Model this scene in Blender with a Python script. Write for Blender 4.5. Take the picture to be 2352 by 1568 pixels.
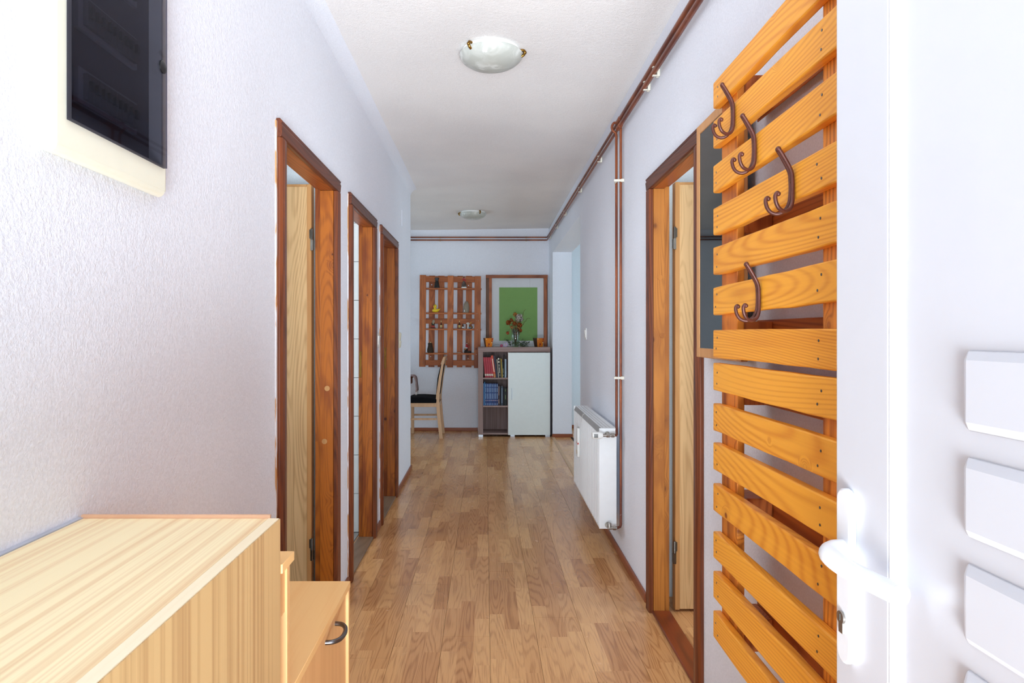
import bpy, bmesh, math, random
from mathutils import Vector, Matrix
random.seed(11)
S = bpy.context.scene
COL = S.collection
for o in list(bpy.data.objects):
    bpy.data.objects.remove(o)
rnd = random.uniform
PI = math.pi

# ------------------------------------------------------------------ camera
H = 1.25
cd = bpy.data.cameras.new('camera')
cam = bpy.data.objects.new('camera', cd)
COL.objects.link(cam)
cam.location = (0, 0, H)
cam.rotation_euler = (PI / 2, 0, 0)
cd.sensor_width = 36
cd.lens = 36 * 1500 / 2352
cd.shift_x = 61 / 2352
cd.shift_y = -19 / 2352
cd.clip_start = 0.02
S.camera = cam

# ------------------------------------------------------------------ light
S.view_settings.view_transform = 'Standard'
S.view_settings.look = 'None'
S.view_settings.gamma = 1
S.view_settings.use_curve_mapping = False
S.view_settings.exposure = 0.10
W = bpy.data.worlds.new('sky')
S.world = W
W.use_nodes = True
bg = W.node_tree.nodes['Background']
bg.inputs[0].default_value = (0.74, 0.85, 1.0, 1)
bg.inputs[1].default_value = 0.9
S.cycles.sample_clamp_indirect = 4.0
S.cycles.max_bounces = 16
S.cycles.diffuse_bounces = 12


def area(name, loc, rot, sx, sy, power, color, spread=PI):
    l = bpy.data.lights.new(name, 'AREA')
    l.shape = 'RECTANGLE'
    l.size, l.size_y = sx, sy
    l.energy = power
    l.color = color
    l.spread = spread
    o = bpy.data.objects.new(name, l)
    o.location = loc
    o.rotation_euler = rot
    COL.objects.link(o)
    return o


# daylight through the open front door behind the camera: open sky; the low lamp is an added fill that lifts the ceiling
area('sky_outside_front_door', (0.05, -5.5, 2.1), (math.radians(88), 0, 0), 3.6, 3.2, 330, (0.77, 0.89, 1.0))
area('ceiling_fill_outside', (0.05, -3.9, -0.8), (math.radians(122), 0, 0), 3.4, 2.3, 1250, (0.84, 0.925, 1.0))
# daylight through the windows of the side rooms
area('daylight_kitchen_window', (3.3, 6.6, 1.3), (PI / 2, 0, PI / 2), 2.0, 1.5, 42, (0.70, 0.88, 1.0))
area('daylight_dining_window', (-3.2, 7.1, 0.9), (math.radians(80), 0, -PI / 2), 1.5, 1.3, 26, (0.66, 0.86, 1.0))
area('daylight_room_right', (2.75, 2.3, 1.5), (PI / 2, 0, PI / 2), 1.0, 1.3, 22, (0.85, 0.93, 1.0))
area('daylight_room_left', (-2.8, 2.4, 1.5), (PI / 2, 0, -PI / 2), 1.0, 1.3, 22, (0.85, 0.93, 1.0))
area('daylight_bathroom', (-2.3, 3.7, 1.7), (PI / 2, 0, -PI / 2), 0.5, 0.8, 12, (0.92, 0.96, 1.0))
area('daylight_room_far', (-2.8, 5.0, 1.6), (PI / 2, 0, -PI / 2), 0.8, 1.0, 12, (0.92, 0.96, 1.0))


# ------------------------------------------------------------------ helpers
def lin(c):
    out = []
    for v in c[:3]:
        v /= 255.0
        out.append(v / 12.92 if v <= 0.04045 else ((v + 0.055) / 1.055) ** 2.4)
    return (out[0], out[1], out[2], 1)


def thing(name, label=None, cat=None, loc=(0, 0, 0), rz=0.0, group=None, ref=None, kind=None):
    o = bpy.data.objects.new(name, None)
    o.empty_display_size = 0.05
    COL.objects.link(o)
    o.location = loc
    o.rotation_euler = (0, 0, rz)
    tag(o, label, cat, group, kind)
    o['origin_ref'] = list(ref if ref is not None else loc)
    return o


def tag(o, label=None, cat=None, group=None, kind=None):
    if label: o['label'] = label
    if cat: o['category'] = cat
    if group: o['group'] = group
    if kind: o['kind'] = kind
    return o


def ref_of(o):
    r = Vector((0, 0, 0))
    while o is not None:
        if 'origin_ref' in o:
            return Vector(o['origin_ref'])
        r += o.location
        o = o.parent
    return r


class MB:
    """collects shapes in scene coordinates; build() links them as one mesh object"""

    def __init__(s):
        s.v, s.f = [], []

    def add(s, vs, fs):
        n = len(s.v)
        s.v += [tuple(v) for v in vs]
        s.f += [tuple(i + n for i in f) for f in fs]
        return s

    def box(s, x0, x1, y0, y1, z0, z1):
        vs = [(x, y, z) for x in (x0, x1) for y in (y0, y1) for z in (z0, z1)]
        return s.add(vs, [(0, 1, 3, 2), (4, 6, 7, 5), (0, 4, 5, 1), (2, 3, 7, 6), (0, 2, 6, 4), (1, 5, 7, 3)])

    def prism(s, pts, axis, a, b):
        def P(p, t):
            return {'x': (t, p[0], p[1]), 'y': (p[0], t, p[1]), 'z': (p[0], p[1], t)}[axis]
        n = len(pts)
        vs = [P(p, a) for p in pts] + [P(p, b) for p in pts]
        fs = [tuple(range(n))[::-1], tuple(range(n, 2 * n))]
        for i in range(n):
            j = (i + 1) % n
            fs.append((i, j, j + n, i + n))
        return s.add(vs, fs)

    def tube(s, pts, r, n=10, caps=True):
        pts = [Vector(p) for p in pts]
        m = len(pts)
        rs = r if isinstance(r, (list, tuple)) else [r] * m
        vs, fs = [], []
        up = None
        for i, p in enumerate(pts):
            d = (pts[min(i + 1, m - 1)] - pts[max(i - 1, 0)]).normalized()
            if up is None:
                up = Vector((0, 0, 1)) if abs(d.z) < 0.9 else Vector((1, 0, 0))
            a = (up - d * up.dot(d)).normalized()
            up = a
            b = d.cross(a)
            for k in range(n):
                t = 2 * PI * k / n
                vs.append(p + (a * math.cos(t) + b * math.sin(t)) * rs[i])
        for i in range(m - 1):
            for k in range(n):
                k2 = (k + 1) % n
                fs.append((i * n + k, i * n + k2, (i + 1) * n + k2, (i + 1) * n + k))
        if caps:
            fs.append(tuple(range(n))[::-1])
            fs.append(tuple((m - 1) * n + k for k in range(n)))
        return s.add(vs, fs)

    def lathe(s, prof, c, n=20, axis='z', sq=1.0):
        vs, fs = [], []
        for (r, z) in prof:
            for k in range(n):
                t = 2 * PI * k / n
                p = (r * math.cos(t), r * math.sin(t) * sq, z)
                if axis == 'x': p = (p[2], p[0], p[1])
                if axis == 'y': p = (p[0], p[2], p[1])
                vs.append((c[0] + p[0], c[1] + p[1], c[2] + p[2]))
        m = len(prof)
        for i in range(m - 1):
            for k in range(n):
                k2 = (k + 1) % n
                fs.append((i * n + k, i * n + k2, (i + 1) * n + k2, (i + 1) * n + k))
        if prof[0][0] > 1e-5: fs.append(tuple(range(n))[::-1])
        if prof[-1][0] > 1e-5: fs.append(tuple((m - 1) * n + k for k in range(n)))
        return s.add(vs, fs)

    def blob(s, c, r, n=10, m=7, jit=0.0):
        rx, ry, rz = r if isinstance(r, (tuple, list)) else (r, r, r)
        vs, fs = [], []
        for i in range(m + 1):
            a = PI * i / m
            for k in range(n):
                t = 2 * PI * k / n
                q = 1 + rnd(-jit, jit)
                vs.append((c[0] + rx * q * math.sin(a) * math.cos(t), c[1] + ry * q * math.sin(a) * math.sin(t), c[2] - rz * q * math.cos(a)))
        for i in range(m):
            for k in range(n):
                k2 = (k + 1) % n
                fs.append((i * n + k, i * n + k2, (i + 1) * n + k2, (i + 1) * n + k))
        return s.add(vs, fs)

    def mesh(s, name, ref=Vector((0, 0, 0))):
        me = bpy.data.meshes.new(name)
        me.from_pydata([tuple(Vector(v) - ref) for v in s.v], [], s.f)
        bm = bmesh.new()
        bm.from_mesh(me)
        bmesh.ops.remove_doubles(bm, verts=bm.verts, dist=1e-6)
        bmesh.ops.recalc_face_normals(bm, faces=bm.faces)
        bm.to_mesh(me)
        bm.free()
        return me

    def build(s, name, mat, parent=None, bevel=0.0, smooth=False, loc=None, seg=2):
        ref = ref_of(parent) if parent is not None else Vector(loc or (0, 0, 0))
        me = s.mesh(name, ref)
        me.materials.append(mat)
        if smooth or bevel:
            me.shade_smooth()
            me.set_sharp_from_angle(angle=math.radians(50 if smooth else 30))
        o = bpy.data.objects.new(name, me)
        COL.objects.link(o)
        if parent is not None: o.parent = parent
        if loc is not None and parent is None: o.location = loc
        if bevel:
            b = o.modifiers.new('bevel', 'BEVEL')
            b.width = bevel
            b.segments = seg
            b.limit_method = 'ANGLE'
            b.angle_limit = math.radians(40)
        return o


def bez(pts, n=8):
    """smooth curve through points (Catmull-Rom)"""
    P = [Vector(p) for p in pts]
    P = [P[0] * 2 - P[1]] + P + [P[-1] * 2 - P[-2]]
    out = []
    for i in range(1, len(P) - 2):
        for k in range(n):
            t = k / n
            a, b, c, d = P[i - 1], P[i], P[i + 1], P[i + 2]
            out.append(0.5 * ((2 * b) + (c - a) * t + (2 * a - 5 * b + 4 * c - d) * t * t + (3 * b - a - 3 * c + d) * t ** 3))
    out.append(P[-2])
    return out


def copy_tree(o, parent=None):
    c = o.copy()
    COL.objects.link(c)
    c.parent = parent
    for ch in [x for x in bpy.data.objects if x.parent == o]:
        copy_tree(ch, c)
    return c


# ------------------------------------------------------------------ materials
class NT:
    def __init__(s, name):
        s.m = bpy.data.materials.new(name)
        s.m.use_nodes = True
        s.t = s.m.node_tree
        s.b = s.t.nodes['Principled BSDF']
        s.out = s.t.nodes['Material Output']

    def n(s, typ, **kw):
        nd = s.t.nodes.new(typ)
        for k, v in kw.items():
            if k.startswith('i_'):
                key = k[2:]
                key = int(key) if key.isdigit() else key.replace('_', ' ')
                inp = nd.inputs[key]
                if hasattr(v, 'is_output') or isinstance(v, bpy.types.NodeSocket):
                    s.t.links.new(v, inp)
                else:
                    inp.default_value = v
            else:
                setattr(nd, k, v)
        return nd

    def math(s, op, a, b=0.0, c=0.0):
        nd = s.t.nodes.new('ShaderNodeMath')
        nd.operation = op
        for i, v in enumerate((a, b, c)):
            if isinstance(v, bpy.types.NodeSocket):
                s.t.links.new(v, nd.inputs[i])
            else:
                nd.inputs[i].default_value = v
        return nd.outputs[0]

    def mix(s, fac, a, b, blend='MIX'):
        nd = s.t.nodes.new('ShaderNodeMix')
        nd.data_type = 'RGBA'
        nd.blend_type = blend
        for i, v in ((0, fac), (6, a), (7, b)):
            if isinstance(v, bpy.types.NodeSocket):
                s.t.links.new(v, nd.inputs[i])
            else:
                nd.inputs[i].default_value = v
        return nd.outputs[2]

    def ramp(s, fac, stops):
        nd = s.t.nodes.new('ShaderNodeValToRGB')
        cr = nd.color_ramp
        while len(cr.elements) > 1: cr.elements.remove(cr.elements[-1])
        cr.elements[0].position = stops[0][0]
        cr.elements[0].color = stops[0][1]
        for p, c in stops[1:]:
            e = cr.elements.new(p)
            e.color = c
        s.t.links.new(fac, nd.inputs[0])
        return nd.outputs[0]

    def link(s, a, b):
        s.t.links.new(a, b)

    def bump(s, height, strength, dist=0.002):
        nd = s.n('ShaderNodeBump')
        nd.inputs['Strength'].default_value = strength
        nd.inputs['Distance'].default_value = dist
        s.link(height, nd.inputs['Height'])
        s.link(nd.outputs[0], s.b.inputs['Normal'])


def plain(name, c, rough=0.5, metal=0.0, var=0.06, spec=0.5, scale=25):
    t = NT(name)
    tc = t.n('ShaderNodeTexCoord')
    no = t.n('ShaderNodeTexNoise', i_Vector=tc.outputs['Object'], i_Scale=float(scale), i_Detail=3.0)
    c1 = lin(c)
    c2 = tuple(max(0, v * (1 - var * 2)) for v in c1[:3]) + (1,)
    t.link(t.ramp(no.outputs[0], [(0.35, c2), (0.65, c1)]), t.b.inputs['Base Color'])
    t.b.inputs['Roughness'].default_value = rough
    t.b.inputs['Metallic'].default_value = metal
    t.b.inputs['Specular IOR Level'].default_value = spec
    return t.m


def plaster(name, c, strength=0.5, patch=0.05, c2=None):
    t = NT(name)
    g = t.n('ShaderNodeNewGeometry')
    n1 = t.n('ShaderNodeTexNoise', i_Vector=g.outputs['Position'], i_Scale=190.0, i_Detail=2.0, i_Roughness=0.6)
    n2 = t.n('ShaderNodeTexNoise', i_Vector=g.outputs['Position'], i_Scale=60.0, i_Detail=2.0)
    n3 = t.n('ShaderNodeTexNoise', i_Vector=g.outputs['Position'], i_Scale=1.3, i_Detail=3.0)
    c1 = lin(c)
    cc = c2 and lin(c2) or tuple(v * (1 - patch) for v in c1[:3]) + (1,)
    base = t.ramp(n3.outputs[0], [(0.35, cc), (0.65, c1)])
    spk = t.ramp(n1.outputs[0], [(0.4, (0.93, 0.93, 0.93, 1)), (0.6, (1, 1, 1, 1))])
    t.link(t.mix(1.0, base, spk, 'MULTIPLY'), t.b.inputs['Base Color'])
    h = t.math('ADD', n1.outputs[0], t.math('MULTIPLY', n2.outputs[0], 0.8))
    t.bump(h, strength, 0.004)
    t.b.inputs['Roughness'].default_value = 0.85
    t.b.inputs['Specular IOR Level'].default_value = 0.25
    return t.m


def wood(name, ca, cb, axis='y', rough=0.4, rings=9.0, freq=34.0, contrast=1.0, streak=0.5, knots=0.0,
         knot_col=(70, 30, 10), tone=0.15, coat=0.0, bump=0.15, long=0.10, blotch=None, world=False, flat=None, kdens=1.0, stripes=0.0):
    """ca light, cb dark; grain runs along axis; flat = axis normal to the seen face"""
    t = NT(name)
    tc = t.n('ShaderNodeTexCoord')
    oi = t.n('ShaderNodeObjectInfo')
    off = t.n('ShaderNodeVectorMath', operation='SCALE')
    off.inputs[0].default_value = (3.7, 9.1, 5.3)
    t.link(oi.outputs['Random'], off.inputs['Scale'])
    src = tc.outputs['Object']
    if world: src = t.n('ShaderNodeNewGeometry').outputs['Position']
    ad = t.n('ShaderNodeVectorMath', operation='ADD')
    t.link(src, ad.inputs[0])
    t.link(off.outputs[0], ad.inputs[1])
    L = {'x': 0, 'y': 1, 'z': 2}[axis]

    def mapped(across, along, fl=None):
        sc = [across] * 3
        sc[L] = along
        if fl is not None: sc[{'x': 0, 'y': 1, 'z': 2}[fl]] = 0.0
        m = t.n('ShaderNodeMapping')
        m.inputs['Scale'].default_value = sc
        t.link(ad.outputs[0], m.inputs['Vector'])
        return m.outputs[0]
    na = t.n('ShaderNodeTexNoise', i_Vector=mapped(rings, rings * long), i_Scale=1.0, i_Detail=0.6, i_Roughness=0.4)
    field = na.outputs[0]
    if knots > 0:
        vo = t.n('ShaderNodeTexVoronoi', i_Vector=mapped(9.0 * kdens, 3.2 * kdens, flat), i_Scale=1.0, i_Randomness=1.0)
        vw = t.n('ShaderNodeSeparateColor')
        t.link(vo.outputs['Color'], vw.inputs[0])
        vm = t.n('ShaderNodeTexVoronoi', i_Vector=mapped(9.0 * kdens, 7.0 * kdens, flat), i_Scale=1.0, i_Randomness=1.0)
        vc = t.n('ShaderNodeSeparateColor')
        t.link(vm.outputs['Color'], vc.inputs[0])
        pick = t.math('GREATER_THAN', vc.outputs[0], 0.45)
        kd = vm.outputs['Distance']
        size = t.math('MULTIPLY_ADD', vc.outputs[1], 0.10 * knots, 0.05 * knots)
        fall = t.math('POWER', t.math('MAXIMUM', t.math('SUBTRACT', 1.0, t.math('DIVIDE', kd, t.math('MULTIPLY', size, 4.0))), 0.0), 2.0)
        field = t.math('ADD', field, t.math('MULTIPLY', t.math('MULTIPLY', fall, pick), 0.16))
        kk = t.math('MULTIPLY', t.math('SUBTRACT', 1.0, t.n('ShaderNodeMapRange', i_Value=t.math('DIVIDE', kd, size), i_1=0.75, i_2=1.25).outputs[0]), pick)
    g = t.math('SINE', t.math('MULTIPLY', field, freq))
    g = t.math('MULTIPLY_ADD', g, 0.5, 0.5)
    g = t.math('POWER', g, 1.8)
    ns = t.n('ShaderNodeTexNoise', i_Vector=mapped(150.0, 2.5), i_Scale=1.0, i_Detail=2.0)
    nb = t.n('ShaderNodeTexNoise', i_Vector=mapped(13.0, 1.0), i_Scale=1.0, i_Detail=2.0)
    fac = t.math('ADD', t.math('MULTIPLY', g, 0.62 * contrast), t.math('MULTIPLY', t.math('SUBTRACT', ns.outputs[0], 0.5), streak * 1.6))
    fac = t.math('ADD', fac, t.math('MULTIPLY', t.math('SUBTRACT', nb.outputs[0], 0.5), 1.1 * contrast))
    if stripes:
        n5 = t.n('ShaderNodeTexNoise', i_Vector=mapped(85.0, 0.35), i_Scale=1.0, i_Detail=2.5, i_Roughness=0.6)
        fac = t.math('ADD', fac, t.math('MULTIPLY', t.math('SUBTRACT', n5.outputs[0], 0.5), stripes * 3.2))
    fac = t.math('ADD', fac, t.math('MULTIPLY', t.math('SUBTRACT', oi.outputs['Random'], 0.5), tone * 2))
    col = t.ramp(fac, [(0.0, lin(ca)), (1.0, lin(cb))])
    if blotch:
        nz = t.n('ShaderNodeTexNoise', i_Vector=mapped(9.0, 2.6), i_Scale=1.0, i_Detail=3.0)
        f2 = t.ramp(nz.outputs[0], [(0.50, (0, 0, 0, 1)), (0.62, (1, 1, 1, 1))])
        col = t.mix(t.math('MULTIPLY', f2, 0.65), col, lin(blotch))
    if knots > 0:
        col = t.mix(t.math('MULTIPLY', kk, 0.9), col, lin(knot_col))
        col = t.mix(t.math('MULTIPLY', t.math('MULTIPLY', fall, pick), 0.45), col, lin(knot_col))
    t.link(col, t.b.inputs['Base Color'])
    t.b.inputs['Roughness'].default_value = rough
    t.b.inputs['Specular IOR Level'].default_value = 0.35
    t.b.inputs['Coat Weight'].default_value = coat
    t.b.inputs['Coat Roughness'].default_value = 0.25
    if bump: t.bump(t.math('ADD', g, ns.outputs[0]), bump, 0.0008)
    return t.m


def laminate(name, ca, cb, cc):
    t = NT(name)
    g = t.n('ShaderNodeNewGeometry')
    sp = t.n('ShaderNodeSeparateXYZ')
    t.link(g.outputs['Position'], sp.inputs[0])
    x, y = sp.outputs[0], sp.outputs[1]
    xi = t.math('FLOOR', t.math('DIVIDE', t.math('ADD', x, 5.0), STRIP))
    wn = t.n('ShaderNodeTexWhiteNoise', noise_dimensions='1D')
    t.link(xi, wn.inputs['W'])
    yy = t.math('ADD', t.math('DIVIDE', y, 0.40), t.math('MULTIPLY', wn.outputs['Value'], 7.0))
    yi = t.math('FLOOR', yy)
    cv = t.n('ShaderNodeCombineXYZ', i_0=xi, i_1=yi)
    w2 = t.n('ShaderNodeTexWhiteNoise', noise_dimensions='2D')
    t.link(cv.outputs[0], w2.inputs['Vector'])
    r = w2.outputs['Value']
    c3 = t.n('ShaderNodeCombineXYZ')
    t.link(t.math('MULTIPLY', x, 11.0), c3.inputs[0])
    t.link(t.math('MULTIPLY', y, 1.0), c3.inputs[1])
    t.link(t.math('MULTIPLY', r, 40.0), c3.inputs[2])
    na = t.n('ShaderNodeTexNoise', i_Vector=c3.outputs[0], i_Scale=1.0, i_Detail=1.0, i_Roughness=0.45)
    gr = t.math('MULTIPLY_ADD', t.math('SINE', t.math('MULTIPLY', na.outputs[0], 115.0)), 0.5, 0.5)
    gr = t.math('POWER', gr, 2.2)
    c4 = t.n('ShaderNodeCombineXYZ')
    t.link(t.math('MULTIPLY', x, 330.0), c4.inputs[0])
    t.link(t.math('MULTIPLY', y, 9.0), c4.inputs[1])
    t.link(t.math('MULTIPLY', r, 40.0), c4.inputs[2])
    ns = t.n('ShaderNodeTexNoise', i_Vector=c4.outputs[0], i_Scale=1.0, i_Detail=3.0)
    base = t.mix(r, lin(ca), lin(cb))
    f = t.math('MULTIPLY', gr, t.math('MULTIPLY_ADD', r, 0.35, 0.22))
    f = t.math('ADD', f, t.math('MULTIPLY', t.math('SUBTRACT', ns.outputs[0], 0.42), 1.3))
    f = t.n('ShaderNodeClamp', i_Value=f, i_Min=0.14).outputs[0]
    col = t.mix(f, base, lin(cc))
    t.link(col, t.b.inputs['Base Color'])
    t.b.inputs['Roughness'].default_value = 0.27
    t.b.inputs['Specular IOR Level'].default_value = 0.5
    nw = t.n('ShaderNodeTexNoise', i_Vector=g.outputs['Position'], i_Scale=6.0, i_Detail=2.0)
    rr = t.math('MULTIPLY_ADD', nw.outputs[0], 0.16, 0.17)
    t.link(rr, t.b.inputs['Roughness'])
    return t.m


STRIP = 0.193 / 3
M_wall = plaster('plaster_white', (237, 240, 248), 0.38, 0.03)
M_wall2 = plaster('plaster_smooth_white', (225, 232, 236), 0.3, 0.03)
M_ceil = plaster('plaster_ceiling', (244, 241, 238), 0.5, 0.05, (235, 232, 230))
M_lam = laminate('oak_laminate', (232, 180, 122), (200, 144, 92), (150, 96, 56))
M_slab = plain('floor_underlay', (60, 45, 35), 0.9)
M_case = wood('dark_stained_casing', (122, 62, 30), (64, 26, 12), 'z', 0.4, 6, 160, 0.8, 0.6, coat=0.15)
M_case_h = wood('dark_stained_head_casing', (104, 52, 28), (58, 24, 12), 'y', 0.4, 6, 160, 0.8, 0.6, coat=0.15)
M_jamb = wood('varnished_pine_jamb', (178, 98, 22), (106, 46, 8), 'z', 0.45, 6, 240, 0.7, 0.5, 0.9, (72, 22, 8), 0.15, 0.12, blotch=(108, 38, 8), flat='y', kdens=1.25)
M_jamb_h = wood('varnished_pine_head', (170, 88, 34), (104, 48, 18), 'y', 0.42, 6, 150, 0.8, 0.5, 0.5, (70, 26, 10), coat=0.12, flat='z')
M_jamb_r = wood('honey_pine_jamb', (186, 118, 48), (128, 70, 22), 'z', 0.45, 6, 240, 0.7, 0.5, 0.9, (92, 44, 16), 0.12, 0.12, blotch=(150, 86, 32), flat='y', kdens=1.1)
M_leaf = wood('light_oak_veneer', (222, 184, 132), (178, 134, 84), 'z', 0.5, 8, 230, 0.75, 0.7, long=0.09)
M_leaf_edge = wood('oak_leaf_edge', (196, 144, 88), (150, 98, 54), 'z', 0.45, 10, 40, 0.5, 0.4)
M_board = wood('orange_varnished_pine', (252, 176, 58), (212, 118, 20), 'y', 0.42, 3.6, 480, 0.7, 0.35, 0.42, (140, 66, 20), 0.16, 0.10, long=0.13, flat='x', kdens=0.7)
M_board_v = wood('orange_varnished_pine_upright', (236, 152, 54), (160, 78, 18), 'z', 0.45, 6, 200, 1.0, 0.5, 0.6, (104, 46, 18), 0.2, 0.08, flat='x', blotch=(128, 60, 20))
M_block = wood('reddish_pine_block', (196, 112, 52), (124, 58, 24), 'z', 0.5, 8, 120, 0.9, 0.5)
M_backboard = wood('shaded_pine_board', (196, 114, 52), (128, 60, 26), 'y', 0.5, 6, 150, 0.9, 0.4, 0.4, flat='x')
M_shelf_v = wood('brown_stained_pallet_upright', (188, 108, 56), (128, 62, 28), 'z', 0.5, 7, 120, 0.8, 0.4, 0.6, (88, 40, 18), 0.2, flat='y', blotch=(122, 58, 26))
M_shelf_h = wood('brown_stained_pallet_board', (186, 106, 54), (126, 60, 26), 'x', 0.5, 7, 120, 0.8, 0.4, 0.5, (88, 40, 18), 0.15, flat='y')
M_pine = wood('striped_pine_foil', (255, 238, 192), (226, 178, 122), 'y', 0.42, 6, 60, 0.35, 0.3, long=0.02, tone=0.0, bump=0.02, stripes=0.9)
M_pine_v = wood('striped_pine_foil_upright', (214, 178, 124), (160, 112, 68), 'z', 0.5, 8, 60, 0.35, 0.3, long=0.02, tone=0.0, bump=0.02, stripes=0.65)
M_pine_edge = wood('pale_edge_band', (252, 238, 204), (240, 216, 170), 'y', 0.45, 8, 10, 0.4, 0.3, long=0.03, tone=0.0, bump=0.02)
M_strip = wood('reddish_wood_strip', (226, 180, 146), (196, 142, 106), 'x', 0.5, 20, 30, 0.5, 0.4)
M_beech = wood('beech_foil', (250, 204, 138), (238, 178, 108), 'y', 0.45, 5, 60, 0.4, 0.35, long=0.08, tone=0.0, bump=0.02)
M_beech_v = wood('beech_foil_upright', (240, 190, 130), (218, 158, 96), 'z', 0.45, 5, 60, 0.4, 0.35, long=0.08, tone=0.0, bump=0.02)
M_cab = wood('grey_brown_oak_foil', (158, 134, 128), (112, 88, 82), 'z', 0.55, 14, 40, 0.8, 0.8, long=0.04, tone=0.0)
M_cab_h = wood('grey_brown_oak_foil_level', (158, 134, 128), (112, 88, 82), 'x', 0.55, 14, 40, 0.8, 0.8, long=0.04, tone=0.0)
M_cabdoor = plain('pale_grey_lacquer', (226, 234, 232), 0.35, 0, 0.01)
M_base = wood('red_brown_baseboard', (150, 84, 52), (104, 50, 28), 'y', 0.35, 10, 20, 0.6, 0.3, world=True)
M_base_x = wood('red_brown_baseboard_cross', (150, 84, 52), (104, 50, 28), 'x', 0.35, 10, 20, 0.6, 0.3, world=True)
M_thr = wood('dark_red_threshold', (136, 62, 28), (84, 34, 16), 'y', 0.35, 10, 60, 0.7, 0.4, coat=0.2)
M_thr_g = wood('worn_grey_threshold', (140, 116, 94), (100, 78, 58), 'y', 0.4, 10, 40, 0.6, 0.4)
M_strip_g = plain('golden_metal_strip', (196, 154, 112), 0.4, 0.0)
M_upvc = plain('white_upvc', (212, 213, 219), 0.32, 0, 0.005)
M_handle_w = plain('white_coated_metal', (238, 240, 244), 0.28, 0, 0.005)
M_nickel = plain('nickel_metal', (176, 170, 162), 0.4, 1.0, 0.08)
M_hinge = plain('dark_nickel_hinge', (112, 106, 98), 0.32, 1.0, 0.1)
M_steel_dark = plain('brushed_dark_steel', (128, 126, 128), 0.35, 1.0, 0.1)
M_silver = plain('silver_plastic', (206, 214, 222), 0.3, 0.5, 0.03)
M_brass = plain('aged_brass', (166, 124, 60), 0.3, 1.0, 0.2)
M_radiator = plain('white_radiator_enamel', (238, 241, 242), 0.35, 0, 0.01)
M_grille = plain('grey_grille_metal', (176, 176, 174), 0.4, 0.2, 0.05)
M_whitep = plain('white_plastic', (240, 240, 236), 0.35, 0, 0.01)
M_cream = plain('cream_plastic', (240, 238, 218), 0.35, 0, 0.01)
M_cream2 = plain('aged_cream_plastic', (222, 214, 190), 0.4, 0, 0.03)
M_clip = plain('ivory_clip_plastic', (230, 226, 210), 0.45, 0, 0.04)
M_hook = plain('brown_cast_iron', (98, 54, 44), 0.38, 0.25, 0.12, scale=60)
M_black = plain('black_plastic', (24, 24, 26), 0.4)
M_key = plain('dark_keyhole', (70, 66, 60), 0.5)
M_seat = plain('black_seat_fabric', (14, 15, 20), 0.95, 0, 0.2, 0.2, 300)
M_chair = wood('pale_beech', (212, 172, 134), (178, 136, 98), 'z', 0.45, 14, 16, 0.5, 0.4)
M_table = wood('brown_table_wood', (150, 86, 46), (96, 50, 26), 'x', 0.35, 14, 24, 0.7, 0.4)
M_ribbon = plain('red_ribbon', (176, 32, 40), 0.5)
M_green = plain('green_paper', (132, 172, 102), 0.85, 0, 0.015, 0.2)
M_mat = plain('pale_grey_card', (222, 225, 228), 0.85, 0, 0.01, 0.2)
M_frame = wood('rough_brown_frame_wood', (176, 104, 66), (112, 58, 36), 'z', 0.5, 16, 30, 0.8, 0.5)
M_frame_h = wood('rough_brown_frame_wood_level', (166, 98, 62), (108, 56, 36), 'x', 0.5, 16, 30, 0.8, 0.5)
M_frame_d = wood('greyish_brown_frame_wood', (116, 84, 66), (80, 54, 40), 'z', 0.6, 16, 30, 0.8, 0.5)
M_mirframe = wood('mirror_frame_beech', (216, 160, 104), (186, 126, 74), 'z', 0.4, 12, 18, 0.5, 0.4)
M_tile = plain('white_glazed_tile', (232, 234, 232), 0.12, 0, 0.01)
M_grout = plain('grey_grout', (116, 112, 106), 0.9)
M_tile_g = plain('grey_floor_tile', (150, 150, 148), 0.3)


def copper(name):
    t = NT(name)
    g = t.n('ShaderNodeNewGeometry')
    n1 = t.n('ShaderNodeTexNoise', i_Vector=g.outputs['Position'], i_Scale=4.5, i_Detail=4.0)
    n2 = t.n('ShaderNodeTexNoise', i_Vector=g.outputs['Position'], i_Scale=38.0, i_Detail=4.0, i_Roughness=0.7)
    c = t.ramp(n1.outputs[0], [(0.4, lin((112, 60, 44))), (0.6, lin((150, 82, 48)))])
    f = t.ramp(n2.outputs[0], [(0.66, (0, 0, 0, 1)), (0.72, (1, 1, 1, 1))])
    t.link(t.mix(t.math('MULTIPLY', f, 0.6), c, lin((200, 184, 172))), t.b.inputs['Base Color'])
    t.b.inputs['Metallic'].default_value = 0.35
    t.b.inputs['Roughness'].default_value = 0.35
    return t.m


M_copper = copper('tarnished_copper')


def paint_chips(name):
    t = NT(name)
    tc = t.n('ShaderNodeNewGeometry')
    m = t.n('ShaderNodeMapping')
    m.inputs['Scale'].default_value = (60, 60, 7)
    t.link(tc.outputs['Position'], m.inputs['Vector'])
    n = t.n('ShaderNodeTexNoise', i_Vector=m.outputs[0], i_Scale=1.0, i_Detail=3.0)
    t.link(t.ramp(n.outputs[0], [(0.50, lin((226, 222, 222))), (0.56, lin((196, 140, 84)))]), t.b.inputs['Base Color'])
    t.b.inputs['Roughness'].default_value = 0.7
    return t.m


M_chip = paint_chips('paint_smeared_edge')


def glassy(name, c=(255, 255, 255), rough=0.0, ior=1.45):
    t = NT(name)
    t.b.inputs['Base Color'].default_value = lin(c)
    t.b.inputs['Transmission Weight'].default_value = 1.0
    t.b.inputs['Roughness'].default_value = rough
    t.b.inputs['IOR'].default_value = ior
    return t.m


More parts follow.
